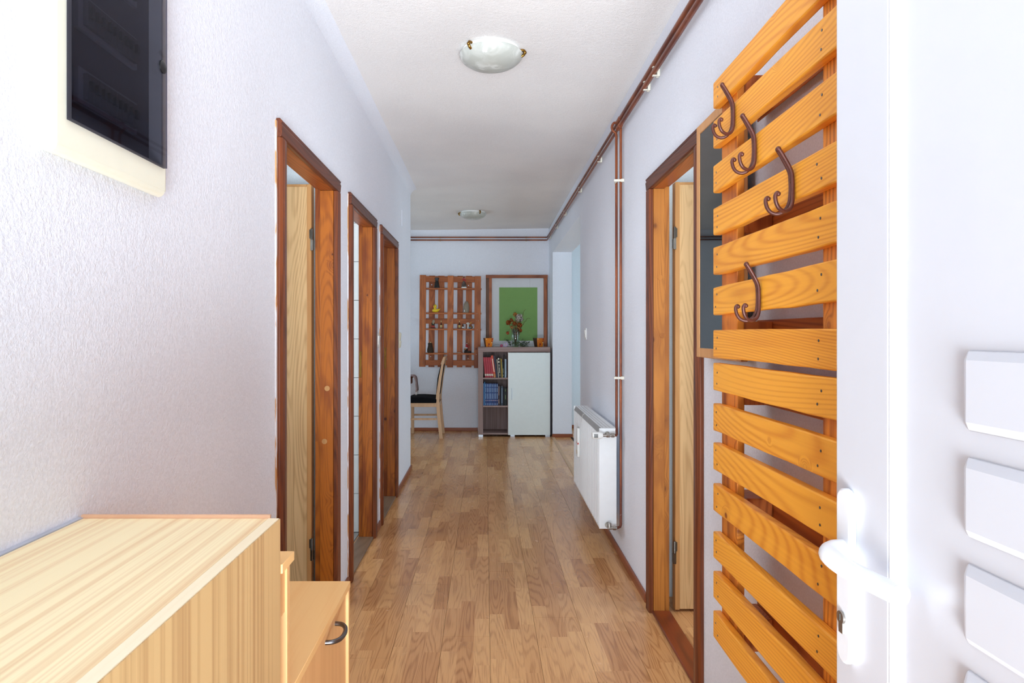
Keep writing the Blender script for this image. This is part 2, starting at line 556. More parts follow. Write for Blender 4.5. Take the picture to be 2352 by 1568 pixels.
def smoked(name):
    t = NT(name)
    tr = t.n('ShaderNodeBsdfTransparent')
    tr.inputs[0].default_value = (0.50, 0.50, 0.56, 1)
    gl = t.n('ShaderNodeBsdfGlossy')
    gl.inputs['Roughness'].default_value = 0.02
    gl.inputs[0].default_value = (0.28, 0.28, 0.32, 1)
    lw = t.n('ShaderNodeLayerWeight')
    mx = t.n('ShaderNodeMixShader')
    t.link(t.math('MULTIPLY_ADD', t.math('POWER', lw.outputs['Facing'], 3.0), 0.4, 0.04), mx.inputs[0])
    t.link(tr.outputs[0], mx.inputs[1])
    t.link(gl.outputs[0], mx.inputs[2])
    t.link(mx.outputs[0], t.out.inputs['Surface'])
    return t.m


M_smoked = smoked('smoked_glass')
M_glass = glassy('clear_glass', (236, 246, 242))
t = NT('mirror_glass')
t.b.inputs['Base Color'].default_value = (0.13, 0.13, 0.125, 1)
t.b.inputs['Metallic'].default_value = 1.0
t.b.inputs['Roughness'].default_value = 0.03
M_mirror = t.m


def alabaster(name):
    t = NT(name)
    tc = t.n('ShaderNodeTexCoord')
    n0 = t.n('ShaderNodeTexNoise', i_Vector=tc.outputs['Object'], i_Scale=5.0, i_Detail=2.0)
    m = t.mix(0.35, tc.outputs['Object'], n0.outputs[1])
    n = t.n('ShaderNodeTexNoise', i_Vector=m, i_Scale=9.0, i_Detail=5.0, i_Distortion=1.5)
    t.link(t.ramp(n.outputs[0], [(0.38, lin((178, 180, 172))), (0.52, lin((192, 194, 187))), (0.58, lin((212, 214, 208)))]), t.b.inputs['Base Color'])
    t.b.inputs['Roughness'].default_value = 0.3
    t.b.inputs['Transmission Weight'].default_value = 0.0
    return t.m


M_bowl = alabaster('alabaster_glass')

# ------------------------------------------------------------------ the shell
YB = 8.36                       # back wall
XL = -0.687
A = 0.012                       # the right wall runs slightly outwards
R0 = 0.714


def rw(u, y, z=0.0):
    """point on the right wall: u off the wall plane (negative = into the corridor)"""
    return Vector((R0 + A * y + u, y, z))


RZ = -math.atan(A)


def struct(name, mb, mat, **k):
    o = mb.build(name, mat, **k)
    o['kind'] = 'structure'
    return o


def ceil_z(x, y):
    zr = H + 1.235 + 0.0128 * y
    t = (x - XL) / (0.80 - XL)
    t = min(max(t, 0), 1)
    return 2.57 * (1 - t) + min(zr, 2.6) * t


# ceiling: slightly uneven slab
m = MB()
xs = [-3.5, XL, 0.06, 0.82, 4.2]
ys = [-0.5, 1.5, 3, 4.5, 6, 7.3, 8.4, 9.2]
nx, ny = len(xs), len(ys)
vs = [(x, y, ceil_z(x, y)) for x in xs for y in ys] + [(x, y, 2.72) for x in xs for y in ys]
fs = []
for i in range(nx - 1):
    for j in range(ny - 1):
        a = i * ny + j
        fs.append((a, a + 1, a + ny + 1, a + ny))
        b = a + nx * ny
        fs.append((b, b + ny, b + ny + 1, b + 1))
N = nx * ny
for i in range(nx - 1):
    for j in (0, ny - 1):
        a = i * ny + j
        fs.append((a, a + ny, a + ny + N, a + N))
for j in range(ny - 1):
    for i in (0, nx - 1):
        a = i * ny + j
        fs.append((a, a + 1, a + 1 + N, a + N))
m.add(vs, fs)
struct('ceiling', m, M_ceil, smooth=False)

# floor: slab and laminate boards
floor = struct('floor', MB().box(-3.5, 4.2, -0.5, 9.2, -0.06, -0.009), M_slab)
PW, PL = 0.193, 1.286


def plank_rows(x0, x1, y0, y1, gap=0.0006):
    i = math.floor((x0 + 5.0) / PW)
    while -5.0 + i * PW < x1:
        a = max(-5.0 + i * PW, x0)
        b = min(-5.0 + (i + 1) * PW, x1)
        off = (i * 0.43) % 1.0 * PL
        y = y0 - off
        while y < y1:
            c, d = max(y, y0), min(y + PL, y1)
            if d - c > 0.03 and b - a > 0.01:
                cx, cy = (a + b) / 2, (c + d) / 2
                o = MB().box(a + gap, b - gap, c + gap, d - gap, -0.009, 0.0).build('plank', M_lam, parent=floor)
            y += PL
        i += 1


plank_rows(XL - 0.1, 1.02, -0.2, YB)
plank_rows(-2.6, XL - 0.1, 6.0, YB)
plank_rows(1.02, 2.0, 1.4, 3.3)
plank_rows(1.05, 2.2, 5.0, 8.6)

# left wall with three door openings
WT = 0.09
WZ = 2.56
LD = [(2.165, 2.995), (3.285, 4.015), (4.265, 5.005)]     # rough openings (inside of walls)
DH = 1.915
m = MB()
y = -0.36
for a, b in LD:
    m.box(XL - WT, XL, y, a, 0, WZ)
    m.box(XL - WT, XL, a, b, DH, WZ)
    y = b
m.box(XL - WT, XL, y, 5.99, 0, WZ)
struct('wall_left', m, M_wall)
struct('wall_left_return', MB().box(-3.4, XL - WT, 5.90, 5.99, 0, 2.57), M_wall2)

# soft rounded corner between left wall and ceiling
m = MB()
vs, fs = [], []
Q = 8
Ys = [-0.3, 1.5, 3.0, 4.5, 5.99]
for y in Ys:
    zc = 2.571
    rr = 0.07
    for k in range(Q + 1):
        a = PI / 2 * k / Q
        vs.append((XL - 0.001 + rr * (1 - math.cos(a)) , y, zc - rr + rr * math.sin(a)))
    vs.append((XL - 0.001, y, zc))
n_ = Q + 2
for i in range(len(Ys) - 1):
    for k in range(n_):
        k2 = (k + 1) % n_
        fs.append((i * n_ + k, i * n_ + k2, (i + 1) * n_ + k2, (i + 1) * n_ + k))
fs += [tuple(range(n_)), tuple((len(Ys) - 1) * n_ + k for k in range(n_))]
m.add(vs, fs)
struct('trim_2', m, M_wall, smooth=True)

# right wall: local frame turned by RZ, so that it drifts outwards
rwall = bpy.data.objects.new('tmp', None)
DR = (2.235, 2.955)
m = MB()
m.box(R0, R0 + 0.078, -0.3, DR[0], 0, 2.54)
m.box(R0, R0 + 0.078, DR[0], DR[1], DH, 2.55)
m.box(R0, R0 + 0.078, DR[1], 3.4, 0, 2.55)
m.box(R0, R0 + 0.23, 3.4, 5.36, 0, 2.56)
m.box(R0, R0 + 0.23, 5.36, 7.85, 2.222, 2.58)
m.box(R0, R0 + 0.23, 7.85, YB, 0, 2.58)
o = struct('wall_right', m, M_wall, loc=(R0, 0, 0))
o.rotation_euler = (0, 0, RZ)
bpy.data.objects.remove(rwall)

struct('wall_back', MB().box(-3.5, 0.812, YB, YB + 0.12, 0, 2.6), M_wall)
struct('wall_dining_side', MB().box(-3.5, -3.4, 5.9, YB, 0, 2.57), M_wall2)
struct('wall_kitchen_end', MB().box(0.82, 4.2, 8.62, 8.72, 0, 2.6), M_wall2)
struct('wall_kitchen_side', MB().box(3.6, 3.7, 3.4, 8.62, 0, 2.6), M_wall2)
struct('wall_kitchen_near', MB().box(1.0, 3.6, 3.3, 3.4, 0, 2.55), M_wall2)
# rooms behind the left doors
struct('wall_left_room_end', MB().box(-3.0, XL - WT, 3.12, 3.2, 0, 2.57), M_wall2)
struct('wall_left_room_side', MB().box(-3.1, -3.0, 0.9, 5.9, 0, 2.57), M_wall2)
struct('wall_left_room_near', MB().box(-3.0, XL - WT, 0.9, 1.0, 0, 2.57), M_wall2)
# bathroom: tiled partition between the second and third door
wt = struct('wall_bathroom', MB().box(-3.0, XL - WT, 4.105, 4.2, 0, 2.57), M_grout)
TS = 0.2425
for r in range(10):
    for c in range(4):
        x1 = XL - WT - 0.002 - c * TS
        z0 = 0.003 + r * TS
        MB().box(x1 - TS + 0.003, x1, 4.098, 4.105, z0, z0 + TS - 0.003).build('tile', M_tile, parent=wt, bevel=0.001, seg=1)
fb = struct('floor_bathroom', MB().box(-2.9, XL - 0.1, 3.2, 4.098, -0.009, -0.004), M_grout)
for r in range(3):
    for c in range(3):
        MB().box(-0.79 - (c + 1) * 0.3 + 0.004, -0.79 - c * 0.3, 3.205 + r * 0.3, 3.205 + r * 0.3 + 0.29, -0.004, 0.001).build('tile', M_tile_g, parent=fb)
# room behind the right door
struct('wall_right_room_end', MB().box(0.832, 3.0, 3.10, 3.22, 0, 2.55), M_wall2)
struct('wall_right_room_side', MB().box(3.0, 3.1, 1.2, 3.22, 0, 2.55), M_wall2)
struct('wall_right_room_near', MB().box(0.81, 3.0, 1.2, 1.3, 0, 2.54), M_wall2)
# entrance wall behind the camera, with the doorway the light comes through
m = MB()
m.box(-0.78, -0.50, -0.36, -0.22, 0, 2.5)
m.box(0.56, 0.90, -0.36, -0.30, 0, 2.5)
m.box(-0.50, 0.56, -0.36, -0.22, 2.12, 2.5)
struct('wall_entrance', m, M_wall)


# ------------------------------------------------------------------ baseboards
def baseboard(name, segs, mat=M_base, **k):
    m = MB()
    for (x0, x1, y0, y1) in segs:
        m.box(x0, x1, y0, y1, 0, 0.042)
    o = m.build(name, mat, bevel=0.004, **k)
    o['kind'] = 'structure'
    return o


baseboard('baseboard_left', [(XL, XL + 0.013, 3.03, 3.245), (XL, XL + 0.013, 4.055, 4.225), (XL, XL + 0.013, 5.045, 6.003), (-1.6, XL, 5.99, 6.003)])
o = baseboard('baseboard_right', [(R0 - 0.013, R0, 3.03, 5.372)], loc=(R0, 0, 0))
o.rotation_euler = (0, 0, RZ)
baseboard('baseboard_back', [(-3.4, -0.10, YB - 0.014, YB)], M_base_x)
baseboard('baseboard_opening', [(0.80, 1.05, 7.834, 7.85), (1.05, 2.4, 8.60, 8.62)], M_base_x)
o = struct('trim_1', MB().prism([(R0 - 0.015, 0), (R0 - 0.010, 0.005), (R0 + 0.020, 0.005), (R0 + 0.025, 0)], 'y', 5.37, 7.83), M_strip_g, loc=(R0, 0, 0))
o.rotation_euler = (0, 0, RZ)


# ------------------------------------------------------------------ inner doors
def casing_profile(x, s, y0, y1):
    """moulded face board, face towards the corridor; s = +1 on the left wall, -1 on the right wall"""
    return [(x, y0), (x, y1), (x + s * 0.012, y1), (x + s * 0.021, y1 - 0.010 * (1 if y1 > y0 else -1)),
            (x + s * 0.017, y1 - 0.018 * (1 if y1 > y0 else -1)), (x + s * 0.021, y1 - 0.026 * (1 if y1 > y0 else -1)),
            (x + s * 0.018, y0 + 0.004 * (1 if y1 > y0 else -1)), (x + s * 0.012, y0)]


def door_set(name, x, s, a, b, zt, jm, jmh, label, rz=0.0, loc=None, thr=M_thr, leaf=True, leaf_w=0.72, chip=True, dxr=0.063, dxi=0.088, dh=0.107):
    """a,b: rough opening along Y; x wall face; s=+1: corridor lies at +x"""
    root = thing(name, label, 'door', loc or (x, (a + b) / 2, 0), rz, ref=(x, (a + b) / 2, 0), kind='structure')
    ov = 0.022          # casing laps over the wall
    fi = 0.040          # frame thickness
    # casings
    near = MB().prism(casing_profile(x, s, a + fi, a - ov), 'z', 0, zt - 0.0525)
    near.build('casing', M_case, root, bevel=0.0015)
    MB().prism(casing_profile(x, s, b - fi, b + ov), 'z', 0, zt - 0.0525).build('casing', M_case, root, bevel=0.0015)
    pts = [(p[0], zt - 0.052 + (p[1])) for p in casing_profile(x, s, 0.0, 0.062)]
    MB().prism(pts, 'y', a - ov, b + ov).build('casing', M_case_h, root, bevel=0.0015)
    # lining: jambs and head, with rebate step
    xo, xi = x - s * 0.002, x - s * dxi
    xr = x - s * dxr
    for (c0, c1, d) in ((a, a + fi - 0.004, 1), (b, b - fi + 0.004, -1)):
        lo, hi = min(c0, c1), max(c0, c1)
        MB().box(min(xo, xr), max(xo, xr), lo, hi, 0, zt - 0.05).build('jamb', jm, root, bevel=0.002)
        c2 = c1 - d * 0.012
        lo, hi = min(c0, c2), max(c0, c2)
        MB().box(min(xr, xi), max(xr, xi), lo, hi, 0, zt - 0.038).build('rebate', jm, root, bevel=0.0015)
    MB().box(min(xo, xr), max(xo, xr), a + fi - 0.004, b - fi + 0.004, zt - 0.05, zt - 0.024).build('head_lining', jmh, root, bevel=0.002)
    MB().box(min(xr, xi), max(xr, xi), a + 0.024, b - 0.024, zt - 0.040, zt - 0.022).build('head_rebate', jmh, root, bevel=0.0015)
    if thr is not None:
        MB().box(min(x + s * 0.006, xi), max(x + s * 0.006, xi), a + fi - 0.004, b - fi + 0.004, 0, 0.012).build('threshold', thr, root, bevel=0.004)
    if chip:
        MB().box(min(x, x + s * 0.004), max(x, x + s * 0.004), a - ov - 0.010, a - ov - 0.0002, 0, zt).build('paint_edge', M_chip, root)
    if leaf:
        # leaf stands open at a right angle to the wall, hinged on the far jamb
        h0 = x - s * dh
        h1 = h0 - s * leaf_w
        y0, y1 = b - 0.022, b + 0.018
        lf = MB().box(min(h0, h1), max(h0, h1), y0, y1, 0.012, zt - 0.022).build('door_leaf', M_leaf, root, bevel=0.002)
        # rounded lipping of the leaf
        e = h0 - s * 0.0185
        MB().box(min(h0 + s * 0.003, e), max(h0 + s * 0.003, e), y0 - 0.006, y1 + 0.002, 0.010, zt - 0.019).build('lipping', M_leaf_edge, lf, bevel=0.003)
        MB().box(min(h1, e), max(h1, e), y0 - 0.004, y0 + 0.001, zt - 0.030, zt - 0.020).build('lipping', M_leaf_edge, lf, bevel=0.001)
        for hz in (0.27, 1.675):
            hm = MB()
            xc = x - s * (dh - 0.007)
            hm.lathe([(0.0068, 0), (0.0072, 0.003), (0.0072, 0.047), (0.0076, 0.0485), (0.0072, 0.05), (0.0072, 0.094), (0.0055, 0.1)], (xc, b - 0.034, hz - 0.05), 10)
            hm.box(min(xc, xc - s * 0.012), max(xc, xc - s * 0.012), b - 0.033, b - 0.026, hz + 0.005, hz + 0.045)
            hm.box(min(xc, xc + s * 0.010), max(xc, xc + s * 0.010), b - 0.036, b - 0.030, hz - 0.045, hz - 0.005)
            hm.build('hinge', M_hinge, root, smooth=True)
    return root


ZT = 1.947
d1 = door_set('door_1', XL, 1, LD[0][0], LD[0][1], ZT, M_jamb, M_jamb_h, 'nearest left doorway, orange pine frame with light oak door standing open inside')
d2 = door_set('door_2', XL, 1, LD[1][0], LD[1][1], ZT, M_jamb, M_jamb_h, 'middle left doorway, pine frame with white tiled wall showing inside', leaf=False, thr=M_thr_g)
d3 = door_set('door_3', XL, 1, LD[2][0], LD[2][1], ZT, M_jamb, M_jamb_h, 'farthest left doorway, narrow looking pine frame near the wall corner', leaf=False, thr=M_thr_g)
for d, (a, b) in ((d2, LD[1]), (d3, LD[2])):
    sp_ = MB()
    sp_.box(XL - 0.083, XL - 0.070, b - 0.0265, b - 0.0235, 0.98, 1.14)
    sp_.build('strike_plate', M_brass, d, bevel=0.001)
cy = sum(DR) / 2
d4 = door_set('door_4', R0, -1, DR[0], DR[1], ZT, M_jamb_r, M_jamb_h, 'right doorway beside the slatted pallets, honey pine frame with oak door open inside', rz=RZ, loc=rw(0, cy), chip=False, dxr=0.052, dxi=0.076, dh=0.104)
# wooden plugs in the jambs
for root, x, s, b, zs, mt in ((d1, XL, 1, LD[0][1], (1.0, 0.76), M_leaf_edge), (d4, R0, -1, DR[1], (1.50, 1.24, 0.70), M_jamb_r)):
    for i, z in enumerate(zs):
        MB().lathe([(0.0, 0.0), (0.012, 0.0), (0.012, 0.002), (0.0, 0.0022)], (x - s * (0.030 + 0.012 * (i % 2)), b - 0.0385, z), 16, axis='y').build('plug', mt, root)

# ------------------------------------------------------------------ white front door, open, at the right
fd = thing('door_5', 'white front door standing open at the right edge with bow handle', 'door', (0.55, 0.48, 0), kind='structure')
X5 = 0.51
leaf = MB()
leaf.box(X5, X5 + 0.06, 0.03, 0.932, 0.02, 2.06)
lf = leaf.build('door_leaf', M_upvc, fd, bevel=0.004)
# raised sash frame: near upright, bead and inner panel
m = MB()
m.prism([(X5 - 0.012, 0.807), (X5 - 0.012, 0.928), (X5 + 0.001, 0.932), (X5 + 0.001, 0.800)], 'z', 0.02, 2.06)
m.build('sash_frame', M_upvc, fd, bevel=0.003)
m = MB()
m.prism([(X5 - 0.012, 0.8065), (X5 - 0.001, 0.792), (X5 + 0.001, 0.792), (X5 + 0.001, 0.8065)], 'z', 0.14, 1.94)
m.build('glazing_bead', M_upvc, fd, bevel=0.001)
m = MB()
m.box(X5 - 0.012, X5 + 0.001, 0.03, 0.807, 0.02, 0.14)
m.box(X5 - 0.012, X5 + 0.001, 0.03, 0.807, 1.94, 2.06)
m.build('sash_frame', M_upvc, fd, bevel=0.003)
for k in range(-1, 9):
    z1 = 1.226 - k * 0.112
    if k < 0: continue
    z0 = z1 - 0.0725
    m = MB()
    d = 0.010
    q = 0.008
    ya, yb = 0.12, 0.692
    vs = [(X5, ya - q, z0 - q), (X5, yb, z0 - q), (X5, yb, z1 + q), (X5, ya - q, z1 + q),
          (X5 - d, ya, z0 + 0.004), (X5 - d, yb - 0.008, z0 + 0.004), (X5 - d, yb - 0.008, z1 - 0.004), (X5 - d, ya, z1 - 0.004)]
    m.add(vs, [(0, 1, 5, 4), (1, 2, 6, 5), (2, 3, 7, 6), (3, 0, 4, 7), (4, 5, 6, 7), (3, 2, 1, 0)])
    m.build('raised_panel', M_upvc, fd, bevel=0.004)
# handle plate with rounded ends
XP = X5 - 0.012
pl = []
yc, zc0, zc1, rr = 0.891, 0.817, 1.022, 0.0165
for k in range(9):
    t_ = PI * k / 8
    pl.append((yc + rr * math.cos(t_), zc1 + rr * math.sin(t_)))
for k in range(9):
    t_ = PI + PI * k / 8
    pl.append((yc + rr * math.cos(t_), zc0 + rr * math.sin(t_)))
plate = MB().prism(pl, 'x', XP - 0.011, XP).build('handle_plate', M_handle_w, fd, bevel=0.003, seg=3)
m = MB()
path = bez([(XP - 0.008, 0.889, 0.955), (XP - 0.016, 0.889, 0.955), (XP - 0.0250, 0.888, 0.9548), (XP - 0.0360, 0.878, 0.9535), (XP - 0.0375, 0.862, 0.951),
            (XP - 0.0340, 0.84, 0.948), (XP - 0.0280, 0.812, 0.946), (XP - 0.0220, 0.785, 0.9455), (XP - 0.0170, 0.756, 0.946)], 6)
m.tube(path, [0.0145 - 0.0015 * min(1, i / 18) for i in range(len(path))], 16)
m.build('lever', M_handle_w, fd, smooth=True)
# profile cylinder
cy_ = MB()
cy_.lathe([(0.0085, 0.0), (0.0085, 0.003), (0.0075, 0.0036)], (XP - 0.0148, 0.8905, 0.863), 18, axis='x')
cy_.box(XP - 0.0140, XP - 0.010, 0.8855, 0.8955, 0.842, 0.862)
cyl = cy_.build('lock_cylinder', M_nickel, fd, smooth=True)
MB().box(XP - 0.0156, XP - 0.0147, 0.8898, 0.8912, 0.859, 0.868).build('keyhole', M_key, cyl)

# ------------------------------------------------------------------ striped pine cabinet at the left edge
pc = thing('storage_cabinet', 'pale striped pine cabinet filling the lower left corner of the view', 'cabinet', (-0.51, 0.6, 0))
ZC = 0.939
XF = -0.345
m = MB().box(-0.676, XF - 0.020, 0.02, 1.097, ZC - 0.018, ZC)
m.build('top', M_pine, pc, bevel=0.0008)
MB().box(XF - 0.020, XF - 0.0012, 0.02, 1.0975, ZC - 0.018, ZC + 0.0004).build('edge_band', M_pine_edge, pc, bevel=0.0008)
MB().box(XF - 0.016, XF - 0.0014, 0.02, 1.0965, 0.0, ZC - 0.0185).build('carcass_front', M_pine_v, pc)
MB().box(XF - 0.0011, XF + 0.0004, 0.02, 1.0970, 0.0, ZC - 0.0006).build('front_panel', M_pine_v, pc)
MB().box(-0.676, XF - 0.016, 1.079, 1.0965, 0.0, ZC - 0.0185).build('side_panel', M_pine_v, pc)
MB().box(-0.676, XF - 0.016, 0.02, 0.038, 0.0, ZC - 0.0185).build('side_panel', M_pine_v, pc)
MB().box(-0.680, -0.362, 1.0978, 1.1035, ZC - 0.05, ZC + 0.0055).build('rear_strip', M_strip, pc, bevel=0.0006)
MB().box(-0.6865, -0.6765, 0.02, 1.10, ZC - 0.01, ZC + 0.0015).build('wall_gap_shade', plain('grey_gap_shade', (186, 190, 202), 0.8), pc)  # grey strip: shadow of the gap at the wall, put in as colour

# ------------------------------------------------------------------ beech shoe cabinet, stepped
bc = thing('shoe_cabinet', 'stepped beech shoe cabinet beyond the striped pine cabinet, dark bow handle', 'cabinet', (-0.51, 1.4, 0))
zt1, zt2 = 0.858, 0.617
# high section
MB().box(-0.67, XF + 0.001, 1.107, 1.176, zt1 - 0.016, zt1).build('top', M_beech, bc, bevel=0.001)
MB().box(-0.67, XF - 0.006, 1.156, 1.172, 0.0, zt1 - 0.016).build('side_panel', M_beech_v, bc, bevel=0.001)
MB().box(XF - 0.022, XF - 0.010, 1.107, 1.156, 0.757, zt1 - 0.017).build('front_panel', M_beech_v, bc, bevel=0.001)
MB().box(XF - 0.060, XF - 0.048, 1.107, 1.156, 0.0, 0.757).build('front_panel', M_beech_v, bc, bevel=0.001)
# low section
MB().box(-0.67, XF, 1.1725, 1.669, zt2 - 0.016, zt2).build('top', M_beech, bc, bevel=0.001)
MB().box(-0.67, XF - 0.001, 1.651, 1.668, 0.0, zt2 - 0.0162).build('side_panel', M_beech_v, bc, bevel=0.001)
MB().box(-0.67, XF - 0.001, 1.1725, 1.188, 0.0, zt2 - 0.0162).build('side_panel', M_beech_v, bc, bevel=0.001)
fl = MB().box(XF - 0.024, XF - 0.008, 1.190, 1.649, 0.32, zt2 - 0.018).build('flap_door', M_beech_v, bc, bevel=0.001)
hp = bez([(XF - 0.009, 1.535, 0.568), (XF + 0.008, 1.531, 0.568), (XF + 0.020, 1.515, 0.567), (XF + 0.024, 1.490, 0.566), (XF + 0.020, 1.462, 0.566), (XF + 0.008, 1.446, 0.567), (XF - 0.009, 1.442, 0.567)], 6)
MB().tube(hp, 0.0052, 10).build('handle', M_steel_dark, fl, smooth=True)
fl2 = MB().box(XF - 0.024, XF - 0.008, 1.190, 1.649, 0.04, 0.315).build('flap_door', M_beech_v, bc, bevel=0.001)
hp2 = [Vector((p.x, p.y, p.z - 0.28)) for p in hp]
MB().tube(hp2, 0.0052, 10).build('handle', M_steel_dark, fl2, smooth=True)

# ------------------------------------------------------------------ fuse box, upper left
fbx = thing('fuse_box', 'white framed fuse box with dark smoked glass door high on left wall', 'fuse box', (XL, 1.17, 1.543))
x0, x1 = XL + 0.0004, -0.659
ya, yb, za, zb = 1.005, 1.343, 1.543, 2.02
gya, gyb, gza, gzb = 1.040, 1.328, 1.592, 1.97
m = MB()
m.box(x0, x1, ya, gya, za, zb)
m.box(x0, x1, gyb, yb, za, zb)
m.box(x0, x1, gya, gyb, za, gza)
m.box(x0, x1, gya, gyb, gzb, zb)
m.build('frame', M_cream, fbx)
# rounded outer border of the frame
m = MB()
for (p, q) in (((ya, za), (yb, za)), ((ya, zb), (yb, zb)), ((ya, za), (ya, zb)), ((yb, za), (yb, zb))):
    m.tube([(x0 + 0.014, p[0], p[1]), (x0 + 0.014, q[0], q[1])], 0.0135, 14)
m.build('border', M_cream, fbx, smooth=True)
MB().box(x0, x0 + 0.002, gya, gyb, gza, gzb).build('back_plate', plain('dark_grey_tray', (92, 92, 100), 0.6), fbx)
M_breaker = plain('smoke_grey_breaker', (84, 82, 84), 0.5)
for rz_ in (1.665, 1.79, 1.91):
    MB().box(x0 + 0.002, x0 + 0.010, 1.085, 1.268, rz_ - 0.030, rz_ + 0.030).build('terminal_cover', plain('grey_terminal_cover', (150, 150, 156), 0.5), fbx)
    for k in range(9):
        yb_ = 1.098 + k * 0.0178
        br = MB().box(x0 + 0.010, x0 + 0.018, yb_, yb_ + 0.0168, rz_ - 0.022, rz_ + 0.022).build('breaker', M_breaker, fbx, bevel=0.0006, seg=1)
        MB().box(x0 + 0.018, x0 + 0.024, yb_ + 0.004, yb_ + 0.012, rz_ - 0.006, rz_ + 0.010).build('toggle', M_black, br)
dr = MB().box(x1 + 0.001, x1 + 0.009, 1.026, 1.334, 1.586, 1.975).build('glass_door', M_smoked, fbx)
MB().lathe([(0.0, 0.0), (0.013, 0.0), (0.013, 0.003), (0.006, 0.006), (0.0, 0.006)], (x1 + 0.009, 1.313, 1.785), 16, axis='x').build('lock_knob', M_black, dr, smooth=True)

# ------------------------------------------------------------------ ceiling lamps


def ceiling_lamp(label, y, x, turn):
    zc = ceil_z(x, y) - 0.001
    root = thing('ceiling_lamp', label, 'lamp', (x, y, zc), turn, group='ceiling bowl lamps')
    MB().lathe([(0.132, 0.0), (0.132, -0.016), (0.120, -0.022), (0.0, -0.022)], (x, y, zc), 40).build('base_plate', M_whitep, root, smooth=True)
    prof = []
    for k in range(13):
        a = k / 12
        r = 0.146 * math.cos(a * PI / 2) ** 0.85
        prof.append((max(r, 0.0), -0.022 - 0.060 * math.sin(a * PI / 2) ** 1.25))
    inner = [(max(r - 0.004, 0.0), z + 0.004) for r, z in reversed(prof)]
    MB().lathe(prof + inner[:1] + inner[1:], (x, y, zc), 44).build('bowl', M_bowl, root, smooth=True)
    for k in range(3):
        a = k * 2 * PI / 3
        c = MB()
        ux, uy = math.cos(a), math.sin(a)
        pts = [(x + ux * r, y + uy * r, zc + z) for r, z in ((0.136, -0.008), (0.151, -0.010), (0.1545, -0.020), (0.150, -0.031), (0.140, -0.036))]
        c.tube(bez(pts, 4), 0.0062, 8)
        c.blob((x + ux * 0.156, y + uy * 0.156, zc - 0.020), 0.0085, 10, 6)
        c.build('clip', M_brass, root, smooth=True)
    return root


ceiling_lamp('large looking nearer glass bowl ceiling lamp with brass clips', 3.0, 0.026, math.radians(-10))
ceiling_lamp('farther small looking glass bowl ceiling lamp near the back wall', 7.13, -0.136, math.radians(-58))

# ------------------------------------------------------------------ pallets on the right wall


def right_thing(name, label, cat, y, z=0.0, group=None, u=0.0):
    p = rw(u, y, z)
    return thing(name, label, cat, p, RZ, group, ref=(R0 + u, y, z))


UF = -0.1340   # board fronts
UP_Z = [(1.909, 1.8406), (1.807, 1.735), (1.690, 1.618), (1.578, 1.507), (1.475, 1.4025), (1.370, 1.298), (1.259, 1.187)]
LO_Z = [(1.172, 1.100), (1.0665, 0.995), (0.963, 0.892), (0.855, 0.783), (0.729, 0.660), (0.624, 0.554), (0.5195, 0.4495)]


def wall_pallet(label, zs, tilt):
    zlo, zhi = zs[-1][1], zs[0][0]
    root = right_thing('wooden_pallet', label, 'pallet', 1.12, zlo, 'slatted pallets on the right wall')
    ya, yb = 0.52, 1.722
    X = R0
    for i, (z1, z0) in enumerate(zs):
        m = MB()
        dz = tilt[i]
        n = 14
        vs = []
        wav = [rnd(-0.0014, 0.0014) for _ in range(n + 1)]
        for k in range(n + 1):
            y = ya + (yb - ya) * k / n
            e = dz * (yb - y)
            for (u, z) in ((UF, z0), (UF, z1), (UF + 0.021, z1), (UF + 0.021, z0)):
                vs.append((X + u, y, z + e + wav[k] * (1 if z == z0 else 0.6)))
        fs = [(3, 2, 1, 0), tuple(n * 4 + k for k in range(4))]
        for k in range(n):
            for q in range(4):
                q2 = (q + 1) % 4
                fs.append((k * 4 + q, k * 4 + q2, (k + 1) * 4 + q2, (k + 1) * 4 + q))
        m.add(vs, fs)
        b = m.build('board', M_board, root, bevel=0.003)
        # nail heads
        nm = MB()
        for yy in (1.692, 1.160, 0.60):
            for f in (0.28, 0.70):
                zz = z0 + (z1 - z0) * f + dz * (yb - yy) + rnd(-0.004, 0.004)
                nm.lathe([(0.0026, 0.0), (0.0026, -0.0008), (0.0, -0.0008)], (X + UF, yy + rnd(-0.010, 0.010), zz), 8, axis='x')
        nm.build('nails', M_steel_dark, b)['kind'] = 'stuff'
    for yc in (1.664, 1.137, 0.585):
        MB().box(X + UF + 0.0215, X + UF + 0.040, yc - 0.054, yc + 0.054, zlo + 0.006, zhi - 0.006).build('stringer', M_board_v, root, bevel=0.002)
        for zc in (zlo + 0.052, (zlo + zhi) / 2 - 0.01, zhi - 0.060):
            MB().box(X + UF + 0.0405, X - 0.022, yc - 0.05, yc + 0.05, zc - 0.040, zc + 0.040).build('block', M_block, root, bevel=0.003)
    for zc in (zlo + 0.052, (zlo + zhi) / 2 - 0.01, zhi - 0.060):
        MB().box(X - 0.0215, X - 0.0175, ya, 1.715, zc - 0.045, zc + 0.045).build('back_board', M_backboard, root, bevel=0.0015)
    return root


wall_pallet('upper orange slatted pallet on right wall, carrying the coat hooks', UP_Z, [0.006, -0.002, 0.004, -0.004, 0.0, 0.008, -0.002])
wall_pallet('lower orange slatted pallet on right wall, directly under the hooked one', LO_Z, [0.002, 0.0, 0.0, 0.004, -0.003, -0.003, -0.003])


